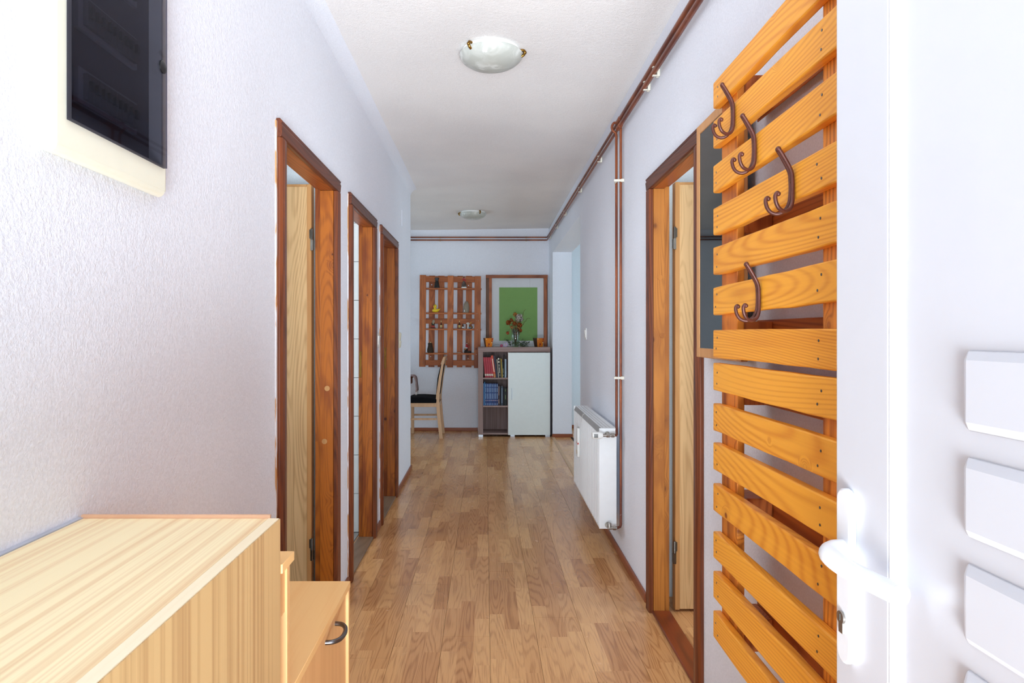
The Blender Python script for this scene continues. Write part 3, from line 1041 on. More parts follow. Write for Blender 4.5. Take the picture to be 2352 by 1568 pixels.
# coat hooks: hat peg above, two prongs below
def make_hook(label):
    root = thing('coat_hook', label, 'coat hook', (0, 0, 0), RZ, 'brown iron coat hooks')
    for s in (-1, 1):
        st = bez([(-0.030, 0.0032 * s, 0.063), (-0.022, 0.0036 * s, 0.050), (-0.0075, 0.0040 * s, 0.022), (-0.0050, 0.0040 * s, 0.0),
                  (-0.0050, 0.0044 * s, -0.020), (-0.0065, 0.007 * s, -0.038), (-0.013, 0.011 * s, -0.052), (-0.024, 0.015 * s, -0.058),
                  (-0.036, 0.019 * s, -0.054), (-0.043, 0.021 * s, -0.044), (-0.0455, 0.022 * s, -0.031), (-0.0425, 0.0225 * s, -0.0245), (-0.0385, 0.0225 * s, -0.0265)], 6)
        MB().tube(st, 0.0038, 10).build('prong', M_hook, root, smooth=True)
    MB().blob((-0.0305, 0, 0.0645), (0.0052, 0.0068, 0.0055), 12, 8).build('knob', M_hook, root, smooth=True)
    MB().blob((-0.040, 0.0225, -0.0265), 0.0046, 10, 6).build('knob', M_hook, root, smooth=True)
    MB().blob((-0.040, -0.0225, -0.0265), 0.0046, 10, 6).build('knob', M_hook, root, smooth=True)
    MB().blob((-0.0055, 0, 0.016), (0.0030, 0.0036, 0.0036), 8, 6).build('screw', M_brass, root, smooth=True)
    MB().blob((-0.0055, 0, 0.002), (0.0030, 0.0036, 0.0036), 8, 6).build('screw', M_brass, root, smooth=True)
    return root


hk = make_hook('coat hook nearest the mirror, first from the left, on the second slat from the top')
spots = [(1.566, 1.781, None),
         (1.438, 1.664, 'second coat hook from the left, on the third slat from the top'),
         (1.258, 1.540, 'largest looking coat hook, third from the left, on the fourth slat from the top'),
         (1.416, 1.335, 'lone low coat hook on the sixth slat, two slats under the others'),
         (0.972, 1.535, 'coat hook mostly hidden by the edge of the white front door')]
for i, (y, z, lb) in enumerate(spots):
    o = hk if i == 0 else copy_tree(hk)
    o.location = rw(UF - 0.0005, y, z)
    if lb: o['label'] = lb

# ------------------------------------------------------------------ mirror behind the pallets
mr = right_thing('wall_mirror', 'tall narrow wall mirror with beech frame half hidden behind the pallets', 'mirror', 1.97, 1.17)
u0, u1 = -0.0165, -0.001
ya, yb, za, zb = 1.772, 2.160, 1.172, 1.928
fw = 0.030
# hung in front of the casing edge: pushed out on a batten
m = MB().box(R0 - 0.022, R0 - 0.0005, 1.86, 2.04, 1.40, 1.80)
MB().box(R0 - 0.034, R0 - 0.0225, ya + 0.005, yb - 0.005, za + 0.005, zb - 0.005).build('backing', M_black, mr)
m.build('batten', M_block, mr)
MB().box(R0 - 0.042, R0 - 0.0225, ya, ya + fw, za, zb).build('frame_rail', M_mirframe, mr, bevel=0.002)
MB().box(R0 - 0.042, R0 - 0.0225, yb - fw, yb, za, zb).build('frame_rail', M_mirframe, mr, bevel=0.002)
MB().box(R0 - 0.042, R0 - 0.0225, ya + fw, yb - fw, za, za + fw).build('frame_rail', M_mirframe, mr, bevel=0.002)
MB().box(R0 - 0.042, R0 - 0.0225, ya + fw, yb - fw, zb - fw, zb).build('frame_rail', M_mirframe, mr, bevel=0.002)
MB().box(R0 - 0.040, R0 - 0.0345, ya + fw, yb - fw, za + fw, zb - fw).build('glass', M_mirror, mr)

# ------------------------------------------------------------------ radiator
ra = right_thing('radiator', 'white ribbed panel radiator on the right wall beyond the doorway', 'radiator', 4.165, 0.17)
ya, yb, za, zb = 3.60, 4.73, 0.171, 0.7255
uf, ub = -0.129, -0.034
n = 27
prof = []
pitch = (yb - ya - 0.05) / n
prof.append((R0 + uf + 0.020, ya + 0.02))
for k in range(n):
    y = ya + 0.025 + k * pitch
    prof += [(R0 + uf + 0.010, y), (R0 + uf + 0.010, y + pitch * 0.46), (R0 + uf, y + pitch * 0.58), (R0 + uf, y + pitch * 0.92)]
prof.append((R0 + uf + 0.020, yb - 0.02))
MB().prism(prof, 'z', za + 0.012, zb - 0.03).build('front_panel', M_radiator, ra)
m = MB()
m.box(R0 + uf + 0.001, R0 + uf + 0.018, ya + 0.002, yb - 0.002, za, za + 0.013)
m.box(R0 + ub - 0.014, R0 + ub, ya + 0.01, yb - 0.01, za + 0.01, zb - 0.01)
m.build('rear_panel', M_radiator, ra, bevel=0.002)
for (a, b) in ((ya, ya + 0.003), (yb - 0.003, yb)):
    MB().box(R0 + uf - 0.001, R0 + ub, a, b, za + 0.001, zb).build('side_cover', M_radiator, ra, bevel=0.0012)
top = MB().box(R0 + uf + 0.012, R0 + ub, ya + 0.0032, yb - 0.0032, zb - 0.006, zb - 0.0005).build('top_cover', M_radiator, ra, bevel=0.001)
MB().prism([(R0 + uf - 0.0005, zb - 0.030), (R0 + uf + 0.0115, zb - 0.0005), (R0 + uf + 0.0115, zb - 0.006), (R0 + uf + 0.003, zb - 0.032)], 'y', ya + 0.0032, yb - 0.0032).build('grille_edge', M_grille, ra)
sl = MB()
for k in range(26):
    y = ya + 0.04 + k * 0.041
    for u in (0.026, 0.046, 0.066):
        sl.box(R0 + uf + u - 0.003, R0 + uf + u + 0.003, y, y + 0.034, zb - 0.0006, zb + 0.0001)
sl.build('vent_slots', plain('vent_slot_grey', (206, 208, 206), 0.6), top)['kind'] = 'stuff'
# feet of the wall brackets
MB().box(R0 + ub, R0 - 0.001, 3.80, 3.83, za + 0.05, zb - 0.06).build('bracket', M_radiator, ra)
MB().box(R0 + ub, R0 - 0.001, 4.50, 4.53, za + 0.05, zb - 0.06).build('bracket', M_radiator, ra)
# thermostat valve at the near end
vz, vy = 0.694, 3.556
va = MB()
va.tube([(R0 - 0.120, vy, vz), (R0 - 0.052, vy, vz)], 0.0085, 14)
va.lathe([(0.012, 0), (0.0125, 0.002), (0.0125, 0.016), (0.012, 0.018)], (R0 - 0.098, vy, vz), 6, axis='x')
va.lathe([(0.0125, 0), (0.0125, 0.016)], (R0 - 0.072, vy, vz), 6, axis='x')
va.tube([(R0 - 0.086, vy, vz), (R0 - 0.086, ya + 0.002, vz)], 0.0100, 12)
va.lathe([(0.0145, 0), (0.0145, 0.005)], (R0 - 0.086, ya - 0.006, vz), 14, axis='y')
val = va.build('valve', M_nickel, ra, smooth=True)
th = MB()
th.lathe([(0.014, 0), (0.0185, 0.002), (0.0195, 0.010), (0.0195, 0.044), (0.0165, 0.052), (0.0135, 0.058)], (R0 - 0.176, vy, vz), 20, axis='x')
thm = th.build('thermostat_head', M_whitep, ra, smooth=True)
sc = MB()
for k in range(6):
    sc.box(R0 - 0.168, R0 - 0.146, vy - 0.0207, vy - 0.0185, vz - 0.010 + k * 0.0034, vz - 0.0082 + k * 0.0034)
sc.build('scale_marks', M_black, thm)['kind'] = 'stuff'
vb = MB()
bz = 0.190
vb.tube([(R0 - 0.088, vy, bz), (R0 - 0.040, vy, bz)], 0.0085, 14)
vb.lathe([(0.0125, 0), (0.0125, 0.014)], (R0 - 0.062, vy, bz), 6, axis='x')
vb.tube([(R0 - 0.082, vy, bz), (R0 - 0.082, ya + 0.002, bz)], 0.010, 12)
vb.lathe([(0.017, 0), (0.017, 0.006)], (R0 - 0.082, ya - 0.006, bz + 0.004), 16, axis='y')
vb.lathe([(0.0115, 0), (0.0115, 0.02), (0.008, 0.024)], (R0 - 0.082, vy, bz + 0.004), 8, axis='z')
vb.build('valve', M_nickel, ra, smooth=True)

# heat cost meter hanging on the radiator front
hm = right_thing('heat_meter', 'slim white heat meter with red diamond on the radiator front', 'meter', 4.44, 0.53, u=-0.140)
m = MB().box(R0 - 0.148, R0 - 0.1305, 4.40, 4.445, 0.415, 0.610)
m.build('housing', M_whitep, hm, bevel=0.003)
MB().box(R0 - 0.147, R0 - 0.1305, 4.4455, 4.450, 0.418, 0.612).build('side_plate', M_grille, hm)
s_ = MB()
s_.add([(R0 - 0.1484, 4.4225, 0.500), (R0 - 0.1484, 4.409, 0.511), (R0 - 0.1484, 4.4225, 0.522), (R0 - 0.1484, 4.436, 0.511)], [(0, 1, 2, 3)])
s_.add([(R0 - 0.148, 4.400 - 0.0004, 0.5), (R0 - 0.138, 4.4 - 0.0004, 0.502), (R0 - 0.139, 4.4 - 0.0004, 0.513), (R0 - 0.146, 4.4 - 0.0004, 0.512)], [(0, 1, 2, 3)])
s_.build('red_mark', plain('red_print', (206, 52, 44), 0.5), hm)
s_ = MB()
s_.add([(R0 - 0.1484, 4.405, 0.440), (R0 - 0.1484, 4.425, 0.432), (R0 - 0.1484, 4.440, 0.455), (R0 - 0.1484, 4.420, 0.465)], [(0, 1, 2, 3)])
s_.build('yellow_mark', plain('yellow_print', (232, 186, 84), 0.5), hm)
MB().tube([(R0 - 0.134, 4.40, 0.610), (R0 - 0.1315, 4.25, 0.72), (R0 - 0.118, 4.245, 0.728)], 0.0012, 6).build('wire', M_whitep, hm)


# ------------------------------------------------------------------ heating pipes
def pipe_z(y):
    return ceil_z(0.80, y) - 0.118


RP = 0.0095
for k, (nm, lb, dz) in enumerate((('heating_pipe', 'upper copper heating pipe under the ceiling with branch looping down', 0.0),
                                  ('heating_pipe', 'lower copper heating pipe running parallel just under the upper one', -0.036))):
    root = thing(nm, lb, 'pipe', rw(-0.03, 3.6, 2.4), 0, 'copper heating pipes')
    pts = [rw(-0.026, y, pipe_z(y) + dz) for y in (-0.2, 1.2, 2.4, 3.56)]
    MB().tube(pts, RP + 0.0015, 12).build('pipe_run', M_copper, root, smooth=True)
    pts = [rw(-0.026, y, pipe_z(y) + dz) for y in (3.565, 4.8, 6.0, 7.2, YB - 0.05)]
    pts += [Vector((0.783, YB - 0.034, pts[-1].z)), Vector((0.76, YB - 0.026, pts[-1].z)), Vector((-0.9, YB - 0.026, pts[-1].z)), Vector((-3.0, YB - 0.026, pts[-1].z))]
    MB().tube(pts, RP - 0.001, 12).build('pipe_run', M_copper, root, smooth=True)
    # tee fitting
    MB().tube([rw(-0.026, 3.53, pipe_z(3.53) + dz), rw(-0.026, 3.60, pipe_z(3.6) + dz)], 0.0135, 12).build('tee_fitting', M_copper, root, smooth=True)
    m = MB()
    if k == 0:
        zp = pipe_z(3.6)
        q = bez([rw(-0.026, 3.620, zp), rw(-0.044, 3.620, zp + 0.002), rw(-0.056, 3.620, zp - 0.018), rw(-0.052, 3.620, zp - 0.040), rw(-0.036, 3.618, zp - 0.055),
                 rw(-0.033, 3.615, zp - 0.075)], 5)
        q += [rw(-0.033, 3.612, 1.5), rw(-0.033, 3.610, 0.74), rw(-0.034, 3.600, 0.715), rw(-0.038, 3.575, 0.697), rw(-0.046, 3.558, 0.694)]
        m.tube(q, 0.0072, 10)
    else:
        zp = pipe_z(3.57) + dz
        q = [rw(-0.016, 3.575, zp), rw(-0.016, 3.575, 1.4), rw(-0.016, 3.575, 0.26), rw(-0.016, 3.575, 0.205), rw(-0.020, 3.572, 0.192), rw(-0.040, 3.558, 0.190)]
        m.tube(q, 0.0072, 10)
    m.build('branch_pipe', M_copper, root, smooth=True)


def pipe_clip(p, dirv, wall, label, spacing=None):
    """p centre between two pipes; white plastic double saddle on the wall"""
    root = thing('pipe_clip', label, 'clip', p, 0, 'ivory pipe clips')
    m = MB()
    if wall == 'right':
        for dz in (0.018, -0.018):
            m.box(p.x - 0.006, p.x + 0.024, p.y - 0.007, p.y + 0.007, p.z + dz - 0.015, p.z + dz - 0.011)
            m.box(p.x - 0.006, p.x + 0.010, p.y - 0.007, p.y + 0.007, p.z + dz + 0.0105, p.z + dz + 0.0135)
            m.box(p.x + 0.012, p.x + 0.024, p.y - 0.012, p.y + 0.012, p.z + dz - 0.018, p.z + dz + 0.014)
    elif wall == 'back':
        for dz in (0.018, -0.018):
            m.box(p.x - 0.006, p.x + 0.006, p.y - 0.008, p.y + 0.022, p.z + dz - 0.014, p.z + dz - 0.0105)
            m.box(p.x - 0.006, p.x + 0.006, p.y - 0.008, p.y + 0.022, p.z + dz + 0.0100, p.z + dz + 0.0135)
            m.box(p.x - 0.008, p.x + 0.008, p.y + 0.010, p.y + 0.024, p.z + dz - 0.016, p.z + dz + 0.016)
    else:
        m.box(p.x - 0.016, p.x - 0.010, p.y - 0.030, p.y + 0.036, p.z - 0.006, p.z + 0.006)
        m.box(p.x - 0.030, p.x + 0.024, p.y - 0.032, p.y - 0.027, p.z - 0.006, p.z + 0.006)
        m.box(p.x + 0.008, p.x + 0.0245, p.y - 0.034, p.y - 0.010, p.z - 0.008, p.z + 0.008)
    m.build('saddle', M_clip, root, bevel=0.001)
    return root


for y, lb in ((2.80, 'ivory pipe clip on the ceiling pipes just before the slatted pallets'),
              (2.97, 'ivory pipe clip close behind the nearest one on the ceiling pipes'),
              (4.28, 'ivory pipe clip on the ceiling pipes above the radiator'),
              (5.25, 'ivory pipe clip on the ceiling pipes midway along the corridor'),
              (6.35, 'ivory pipe clip on the ceiling pipes above the wall opening'),
              (7.20, 'ivory pipe clip on the ceiling pipes level with the farther lamp'),
              (8.05, 'ivory pipe clip on the ceiling pipes close to the back corner')):
    pipe_clip(rw(-0.026, y, pipe_z(y) - 0.018), None, 'right', lb)
zb_ = pipe_z(8.24) - 0.018
pipe_clip(Vector((0.52, YB - 0.026, zb_)), None, 'back', 'ivory pipe clip on the back wall pipes near the right corner')
pipe_clip(Vector((-0.58, YB - 0.026, zb_)), None, 'back', 'ivory pipe clip on the back wall pipes above the pallet shelf')
pipe_clip(rw(-0.026, 3.59, 2.083), None, 'drop', 'upper ivory clip on the pair of pipes dropping to the radiator')
pipe_clip(rw(-0.026, 3.59, 1.006), None, 'drop', 'lower ivory clip on the dropping pipes a little above the radiator')


# ------------------------------------------------------------------ switches
def wall_switch(label, x, y, z, s, gangs, mat, rz=0.0):
    root = thing('light_switch', label, 'switch', (x, y, z), rz, 'wall switches')
    h = 0.040 if gangs == 1 else 0.058
    MB().box(min(x, x + s * 0.008), max(x, x + s * 0.008), y - 0.038, y + 0.038, z - h - 0.004, z + h + 0.004).build('cover_plate', mat, root, bevel=0.003)
    for g in range(gangs):
        zc = z if gangs == 1 else z + (0.5 - g) * 0.062
        hh = 0.028 if gangs == 1 else 0.024
        m = MB().prism([(x + s * 0.008, zc - hh), (x + s * 0.011, zc - hh), (x + s * 0.0155, zc + hh), (x + s * 0.008, zc + hh)], 'y', y - 0.026, y + 0.026)
        m.build('rocker', mat, root, bevel=0.001)
    return root


wall_switch('white light switch on left wall between middle and farthest doorways', XL, 4.155, 1.205, 1, 1, M_whitep)
wall_switch('aged cream double light switch on left wall near the corner', XL, 5.20, 1.195, 1, 2, M_cream2)
p = rw(0, 5.02, 1.245)
wall_switch('white light switch on right wall beside the wide opening', p.x, 5.02, 1.245, -1, 1, M_whitep, RZ)
o = MB().box(XL, XL + 0.003, 5.36, 5.45, 2.13, 2.26).build('blank_cover', M_wall, bevel=0.001)
tag(o, 'painted over blank junction cover high on left wall near the corner', 'cover')

# ------------------------------------------------------------------ sideboard at the back wall
cb = thing('sideboard', 'grey brown sideboard with pale door and open book shelves at back wall', 'sideboard', (0.35, 8.06, 0))
cx0, cx1, cy0, cy1 = -0.089, 0.782, 7.87, 8.215
zt_ = 1.082
MB().box(cx0, cx1, cy0 - 0.002, cy1, zt_ - 0.058, zt_).build('top', M_cab_h, cb, bevel=0.001)
MB().box(cx0 + 0.001, cx0 + 0.060, cy0, cy1, 0.028, zt_ - 0.0585).build('side_panel', M_cab, cb, bevel=0.001)
MB().box(cx1 - 0.022, cx1 - 0.001, cy0 + 0.022, cy1, 0.028, zt_ - 0.0585).build('side_panel', M_cab, cb, bevel=0.001)
MB().box(0.268, 0.284, cy0 + 0.003, cy1 - 0.012, 0.028, zt_ - 0.0585).build('divider', M_cab, cb)
MB().box(cx0 + 0.060, cx1 - 0.022, cy1 - 0.012, cy1 - 0.004, 0.04, zt_ - 0.0585).build('back_panel', M_cab, cb)
ZS = [0.7135, 0.3765, 0.029]
for i, z in enumerate(ZS):
    MB().box(cx0 + 0.0602, 0.2678, cy0 + 0.004, cy1 - 0.0122, z - 0.017 if i < 2 else z, z if i < 2 else z + 0.017).build('shelf', M_cab_h, cb)
MB().box(0.284, cx1 - 0.0222, cy0 + 0.022, cy1 - 0.0122, 0.029, 0.046).build('shelf', M_cab_h, cb)
dr = MB().box(0.2735, cx1 - 0.001, cy0, cy0 + 0.020, 0.024, zt_ - 0.0665).build('cabinet_door', M_cabdoor, cb, bevel=0.001)
m = MB()
m.tube([(0.318, cy0 - 0.026, 0.449), (0.318, cy0 - 0.026, 0.590)], 0.0052, 10)
m.tube([(0.318, cy0 - 0.026, 0.458), (0.318, cy0 + 0.001, 0.458)], 0.0045, 8)
m.tube([(0.318, cy0 - 0.026, 0.581), (0.318, cy0 + 0.001, 0.581)], 0.0045, 8)
m.build('handle', M_silver, dr, smooth=True)
for (a, b) in ((cx0 + 0.004, cx0 + 0.060), (cx1 - 0.060, cx1 - 0.004), (0.30, 0.355)):
    for (c, d) in ((cy0 + 0.006, cy0 + 0.05), (cy1 - 0.06, cy1 - 0.01)):
        yy = 0.02 if a == 0.30 else 0
        MB().box(a, b, c + yy, d + (yy if c < 8 else 0), 0.0, 0.0275).build('foot', M_silver, cb, bevel=0.001)

# ------------------------------------------------------------------ books


def book(label, x, w, h, z, col, lean=0.0, depth=0.16, group=None, band=None, y=None, mark=None, spots_=None):
    """x = left foot of the spine, w thickness, lean = degrees to the left at the top"""
    y = y if y is not None else cy0 + 0.03
    cvr = plain('cover_%d_%d_%d' % col, col, 0.5, 0, 0.08, scale=40)
    m = MB()
    t_ = 0.0022
    m.box(0, t_, 0, depth, 0, h)
    m.box(w - t_, w, 0, depth, 0, h)
    m.prism([(0, 0), (w * 0.2, -0.002), (w * 0.8, -0.002), (w, 0), (w, t_), (0, t_)], 'z', 0, h)
    ang = math.radians(-lean)
    o = m.build('book', cvr)
    o.location = (x, y, z + 0.0003 + (w * math.sin(math.radians(lean)) if lean > 0 else 0) * 0)
    o.rotation_euler = (0, ang, 0)
    if lean < 0:
        pass
    if lean > 0:
        # rotates about the left foot; lift the right foot stays on the shelf
        o.location.z += 0.0
        o.location.x += 0.0
    tag(o, label, 'book', group)
    pg = MB().box(t_, w - t_, t_, depth - 0.003, 0.003, h - 0.003).build('pages', M_mat)
    pg.parent = o
    if band:
        b = MB().box(w * 0.08, w * 0.92, -0.0032, -0.001, band[0] * h, band[1] * h).build('spine_label', plain('label_%d_%d_%d' % band[2], band[2], 0.6))
        b.parent = o
    if mark:
        mm = MB()
        for (f0, f1) in mark[1]:
            mm.box(w * 0.32, w * 0.68, -0.0030, -0.001, f0 * h, f1 * h)
        b = mm.build('spine_lettering', plain('ink_%d_%d_%d' % mark[0], mark[0], 0.5))
        b['kind'] = 'stuff'
        b.parent = o
    if spots_:
        mm = MB()
        for f in spots_:
            mm.lathe([(w * 0.42, 0.0), (w * 0.42, -0.0016), (0, -0.0016)], (w / 2, -0.0018, f * h), 14, axis='y')
        b = mm.build('round_emblem', plain('emblem_cream', (236, 230, 206), 0.5))
        b.parent = o
    return o


g1 = 'books on the top shelf of the sideboard'
g2 = 'books on the middle shelf of the sideboard'
z1 = ZS[0]
cut = lambda px: (px / 6.817 + 1090 - 1115) / 190.6      # reading of the shelf rows, metres at the cabinet front
LT = (222, 210, 196)
row = [
    ('red book pressed against the left side of the top shelf', 132, 0.019, 0.246, (176, 44, 60), 0.0, (0.09, 0.17, LT)),
    ('second red', 152, 0.0235, 0.246, (182, 46, 62), 4.0, (0.08, 0.18, LT)),
    ('second red book from the left on the top shelf', 186, 0.0235, 0.245, (178, 42, 60), 4.5, (0.08, 0.18, LT)),
    ('third red book from the left on the top shelf', 221, 0.0235, 0.245, (180, 44, 60), 5.0, (0.08, 0.18, LT)),
    ('fourth red book, rightmost of the matching red volumes', 262, 0.024, 0.246, (176, 42, 58), 7.0, (0.08, 0.18, LT)),
    ('bright orange red book leaning left beside the red volumes', 303, 0.026, 0.268, (214, 74, 42), 8.5, (0.0, 0.16, (196, 132, 74))),
    ('dark navy book leaning left next to the orange one', 343, 0.0255, 0.266, (24, 32, 54), 7.5, None),
    ('thin cream book leaning beside the dark navy one', 374, 0.011, 0.221, (196, 186, 168), 4.5, None),
    ('black book with two round cream emblems on its spine', 391, 0.0240, 0.243, (26, 26, 28), 3.5, None),
    ('slim olive brown book beside the black emblem book', 424, 0.011, 0.236, (112, 96, 46), 2.5, None),
    ('thin yellow book on the top shelf', 438, 0.0088, 0.226, (206, 172, 62), 2.0, None),
    ('dark green book near the right end of the top shelf', 452, 0.0135, 0.186, (22, 56, 56), 1.5, None),
    ('tall black book sticking up near the right end of the top shelf', 471, 0.0095, 0.270, (16, 16, 18), 0.0, None),
    ('pale blue spiral bound pad at the right end of the top shelf', 486, 0.0205, 0.222, (172, 196, 214), 0.0, None)]
row = row[1:]
row[0] = ('first red book, leaning against the left side of the top shelf',) + row[0][1:]
for i, l in enumerate((5.5, 6.0, 6.5, 7.0, 7.5, 7.5, 5.0, 4.5, 3.5, 3.0, 2.5, 0.0, 0.0)):
    row[i] = row[i][:5] + (l,) + row[i][6:]


def feet(k):
    """left feet of the leaning row when every book is k times as thick"""
    out = []
    x = cx0 + 0.0605 + row[0][3] * math.sin(math.radians(row[0][5]))
    for i, r_ in enumerate(row):
        l1 = math.radians(r_[5])
        out.append(x)
        x += r_[2] * k / math.cos(l1) + 0.0004
        if i + 1 < len(row):
            l2 = math.radians(row[i + 1][5])
            x += max(0.0, min(r_[3], row[i + 1][3]) * (math.sin(l2) - math.sin(l1)))
    return out, x


k_ = 1.0
while feet(k_)[1] > 0.2672: k_ -= 0.005
fx = feet(k_)[0]
for i, (lb, px, w, h, c, lean, band) in enumerate(row):
    mk = None
    sp2 = None
    if i == 7:
        sp2 = (0.93, 0.78); mk = ((190, 186, 172), [(0.10, 0.14), (0.22, 0.5), (0.55, 0.66)])
    if i == 4: mk = ((244, 226, 208), [(0.25, 0.85)])
    if i == 10: mk = ((190, 190, 170), [(0.1, 0.2), (0.3, 0.6)])
    if i == 6: mk = ((120, 100, 90), [(0.3, 0.8)])
    book(lb, fx[i], w * k_, h, z1, c, lean, group=g1, band=band, mark=mk, spots_=sp2)
z2 = ZS[1]
row2 = [('blue and white book at the far left of the middle shelf', 131, 0.0120, 0.268, (62, 104, 156), None),
        ('tall light blue slim book left of the dark blue set', 149, 0.0105, 0.285, (64, 128, 176), None)]
sb = [(40, 72, 132), (34, 60, 120), (36, 64, 128), (44, 80, 140), (30, 52, 108), (38, 66, 130), (32, 56, 112), (28, 46, 98)]
names = ['first', 'second', 'third', 'fourth', 'fifth', 'sixth', 'seventh', 'last']
for k in range(8):
    row2.append(('%s volume from the left of the matching dark blue set' % names[k], 165 + k * 25.6, 0.0185, 0.266 - 0.0005 * (k % 3), sb[k], ((150, 180, 216), [(0.02, 0.1), (0.3, 0.55), (0.6, 0.8), (0.84, 0.96)])))
row2 += [('slim dark book with pink print right of the blue set', 372, 0.0150, 0.241, (70, 52, 58), ((206, 170, 164), [(0.1, 0.3), (0.5, 0.95)])),
         ('black book between the pink printed and grey blue books', 394, 0.0100, 0.236, (18, 18, 20), None),
         ('dark grey blue book with pale lettering on the middle shelf', 413, 0.0270, 0.232, (50, 62, 78), ((128, 148, 170), [(0.12, 0.9)])),
         ('slim dark book right of the grey blue one', 455, 0.0120, 0.214, (26, 28, 32), None),
         ('black green book with greenish lettering', 474, 0.0170, 0.212, (26, 40, 36), ((140, 170, 110), [(0.35, 0.6), (0.8, 0.92)])),
         ('last thin black book at the right end of the middle shelf', 500, 0.0105, 0.205, (16, 18, 20), None)]
xcur = cx0 + 0.061
for i, (lb, px, w, h, c, mk) in enumerate(row2):
    xx = max(cut(px), xcur + 0.0003)
    book(lb, xx, min(w, 0.2665 - xx), h, z2, c, 0.0, group=g2, mark=mk, band=(0.215, 0.235, (214, 190, 200)) if 2 <= i <= 9 else None)
    xcur = xx + w

# ------------------------------------------------------------------ framed picture
pf = thing('framed_picture', 'large framed picture of plain green sheet above the sideboard', 'picture', (0.39, YB, 1.03))
YP = YB - 0.035


def px_(v, Y=YP): return (v - 1115) * Y / 1500


def pz_(v, Y=YP): return H + (765 - v) * Y / 1500


zq = 1.03
MB().box(px_(1115.8), px_(1258.2), YP - 0.004, YB - 0.001, pz_(638.2), pz_(631.2)).build('frame_rail', M_frame_h, pf, bevel=0.002)
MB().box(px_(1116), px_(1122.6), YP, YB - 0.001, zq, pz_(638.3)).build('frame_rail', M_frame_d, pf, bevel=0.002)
MB().box(px_(1123), px_(1129.6), YP - 0.006, YB - 0.001, zq, pz_(638.3)).build('frame_rail', M_frame, pf, bevel=0.002)
MB().box(px_(1249.2), px_(1256.2), YP - 0.006, YB - 0.001, zq, pz_(638.3)).build('frame_rail', M_frame, pf, bevel=0.002)
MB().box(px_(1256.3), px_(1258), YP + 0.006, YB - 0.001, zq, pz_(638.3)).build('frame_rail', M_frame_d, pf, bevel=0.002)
MB().box(px_(1129.8), px_(1249), YB - 0.014, YB - 0.008, zq, pz_(638.3)).build('mat_board', M_mat, pf)
MB().box(px_(1146.5, YB), px_(1234, YB), YB - 0.0155, YB - 0.0142, pz_(782.2, YB), pz_(660, YB)).build('green_sheet', M_green, pf)
MB().box(px_(1217, YB), px_(1217.3, YB), YB - 0.0146, YB - 0.0141, pz_(660, YB), pz_(639, YB)).build('crease', M_grille, pf)

# ------------------------------------------------------------------ orange pots


def pot(label, x, y, rz):
    z = zt_ + 0.0002
    root = thing('planter_pot', label, 'pot', (x, y, z), rz, 'orange tapered pots')
    w1, w0, h = 0.052, 0.036, 0.108
    vs = []
    for (w, zz) in ((w0, 0), (w1, h), (w1 - 0.006, h), (w0 - 0.006, 0.008)):
        vs += [(x - w, y - w, z + zz), (x + w, y - w, z + zz), (x + w, y + w, z + zz), (x - w, y + w, z + zz)]
    fs = [(3, 2, 1, 0), (12, 13, 14, 15)]
    for a in range(3):
        for k in range(4):
            k2 = (k + 1) % 4
            fs.append((a * 4 + k, a * 4 + k2, a * 4 + 4 + k2, a * 4 + 4 + k))
    MB().add(vs, fs).build('body', plain('orange_glaze', (226, 126, 24), 0.3), root)
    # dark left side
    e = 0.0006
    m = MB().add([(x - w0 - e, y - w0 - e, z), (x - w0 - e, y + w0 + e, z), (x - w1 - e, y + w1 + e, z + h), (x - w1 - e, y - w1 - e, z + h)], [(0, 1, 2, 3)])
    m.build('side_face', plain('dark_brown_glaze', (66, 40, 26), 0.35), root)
    for nm, c, sq in (('red_square', (140, 24, 36), ((-0.002, 0.034, 0.009), (-0.006, 0.012, 0.006), (0.036, 0.096, 0.008), (0.034, 0.072, 0.007))),
                      ('cream_square', (232, 206, 140), ((-0.034, 0.096, 0.006), (0.032, 0.052, 0.006)))):
        m = MB()
        for (sx, sz, r) in sq:
            yy = lambda q: y - (w0 + (w1 - w0) * q / h) - 0.0012
            m.add([(x + sx - r, yy(sz - r), z + sz - r), (x + sx + r, yy(sz - r), z + sz - r), (x + sx + r, yy(sz + r), z + sz + r), (x + sx - r, yy(sz + r), z + sz + r)], [(0, 1, 2, 3)])
        m.build(nm, plain(nm + '_glaze', c, 0.4), root)
    return root


pot('left orange tapered pot with red squares on the sideboard', 0.036, 8.02, math.radians(12))
pot('right orange tapered pot, more turned, at the sideboard corner', 0.653, 8.02, math.radians(24))

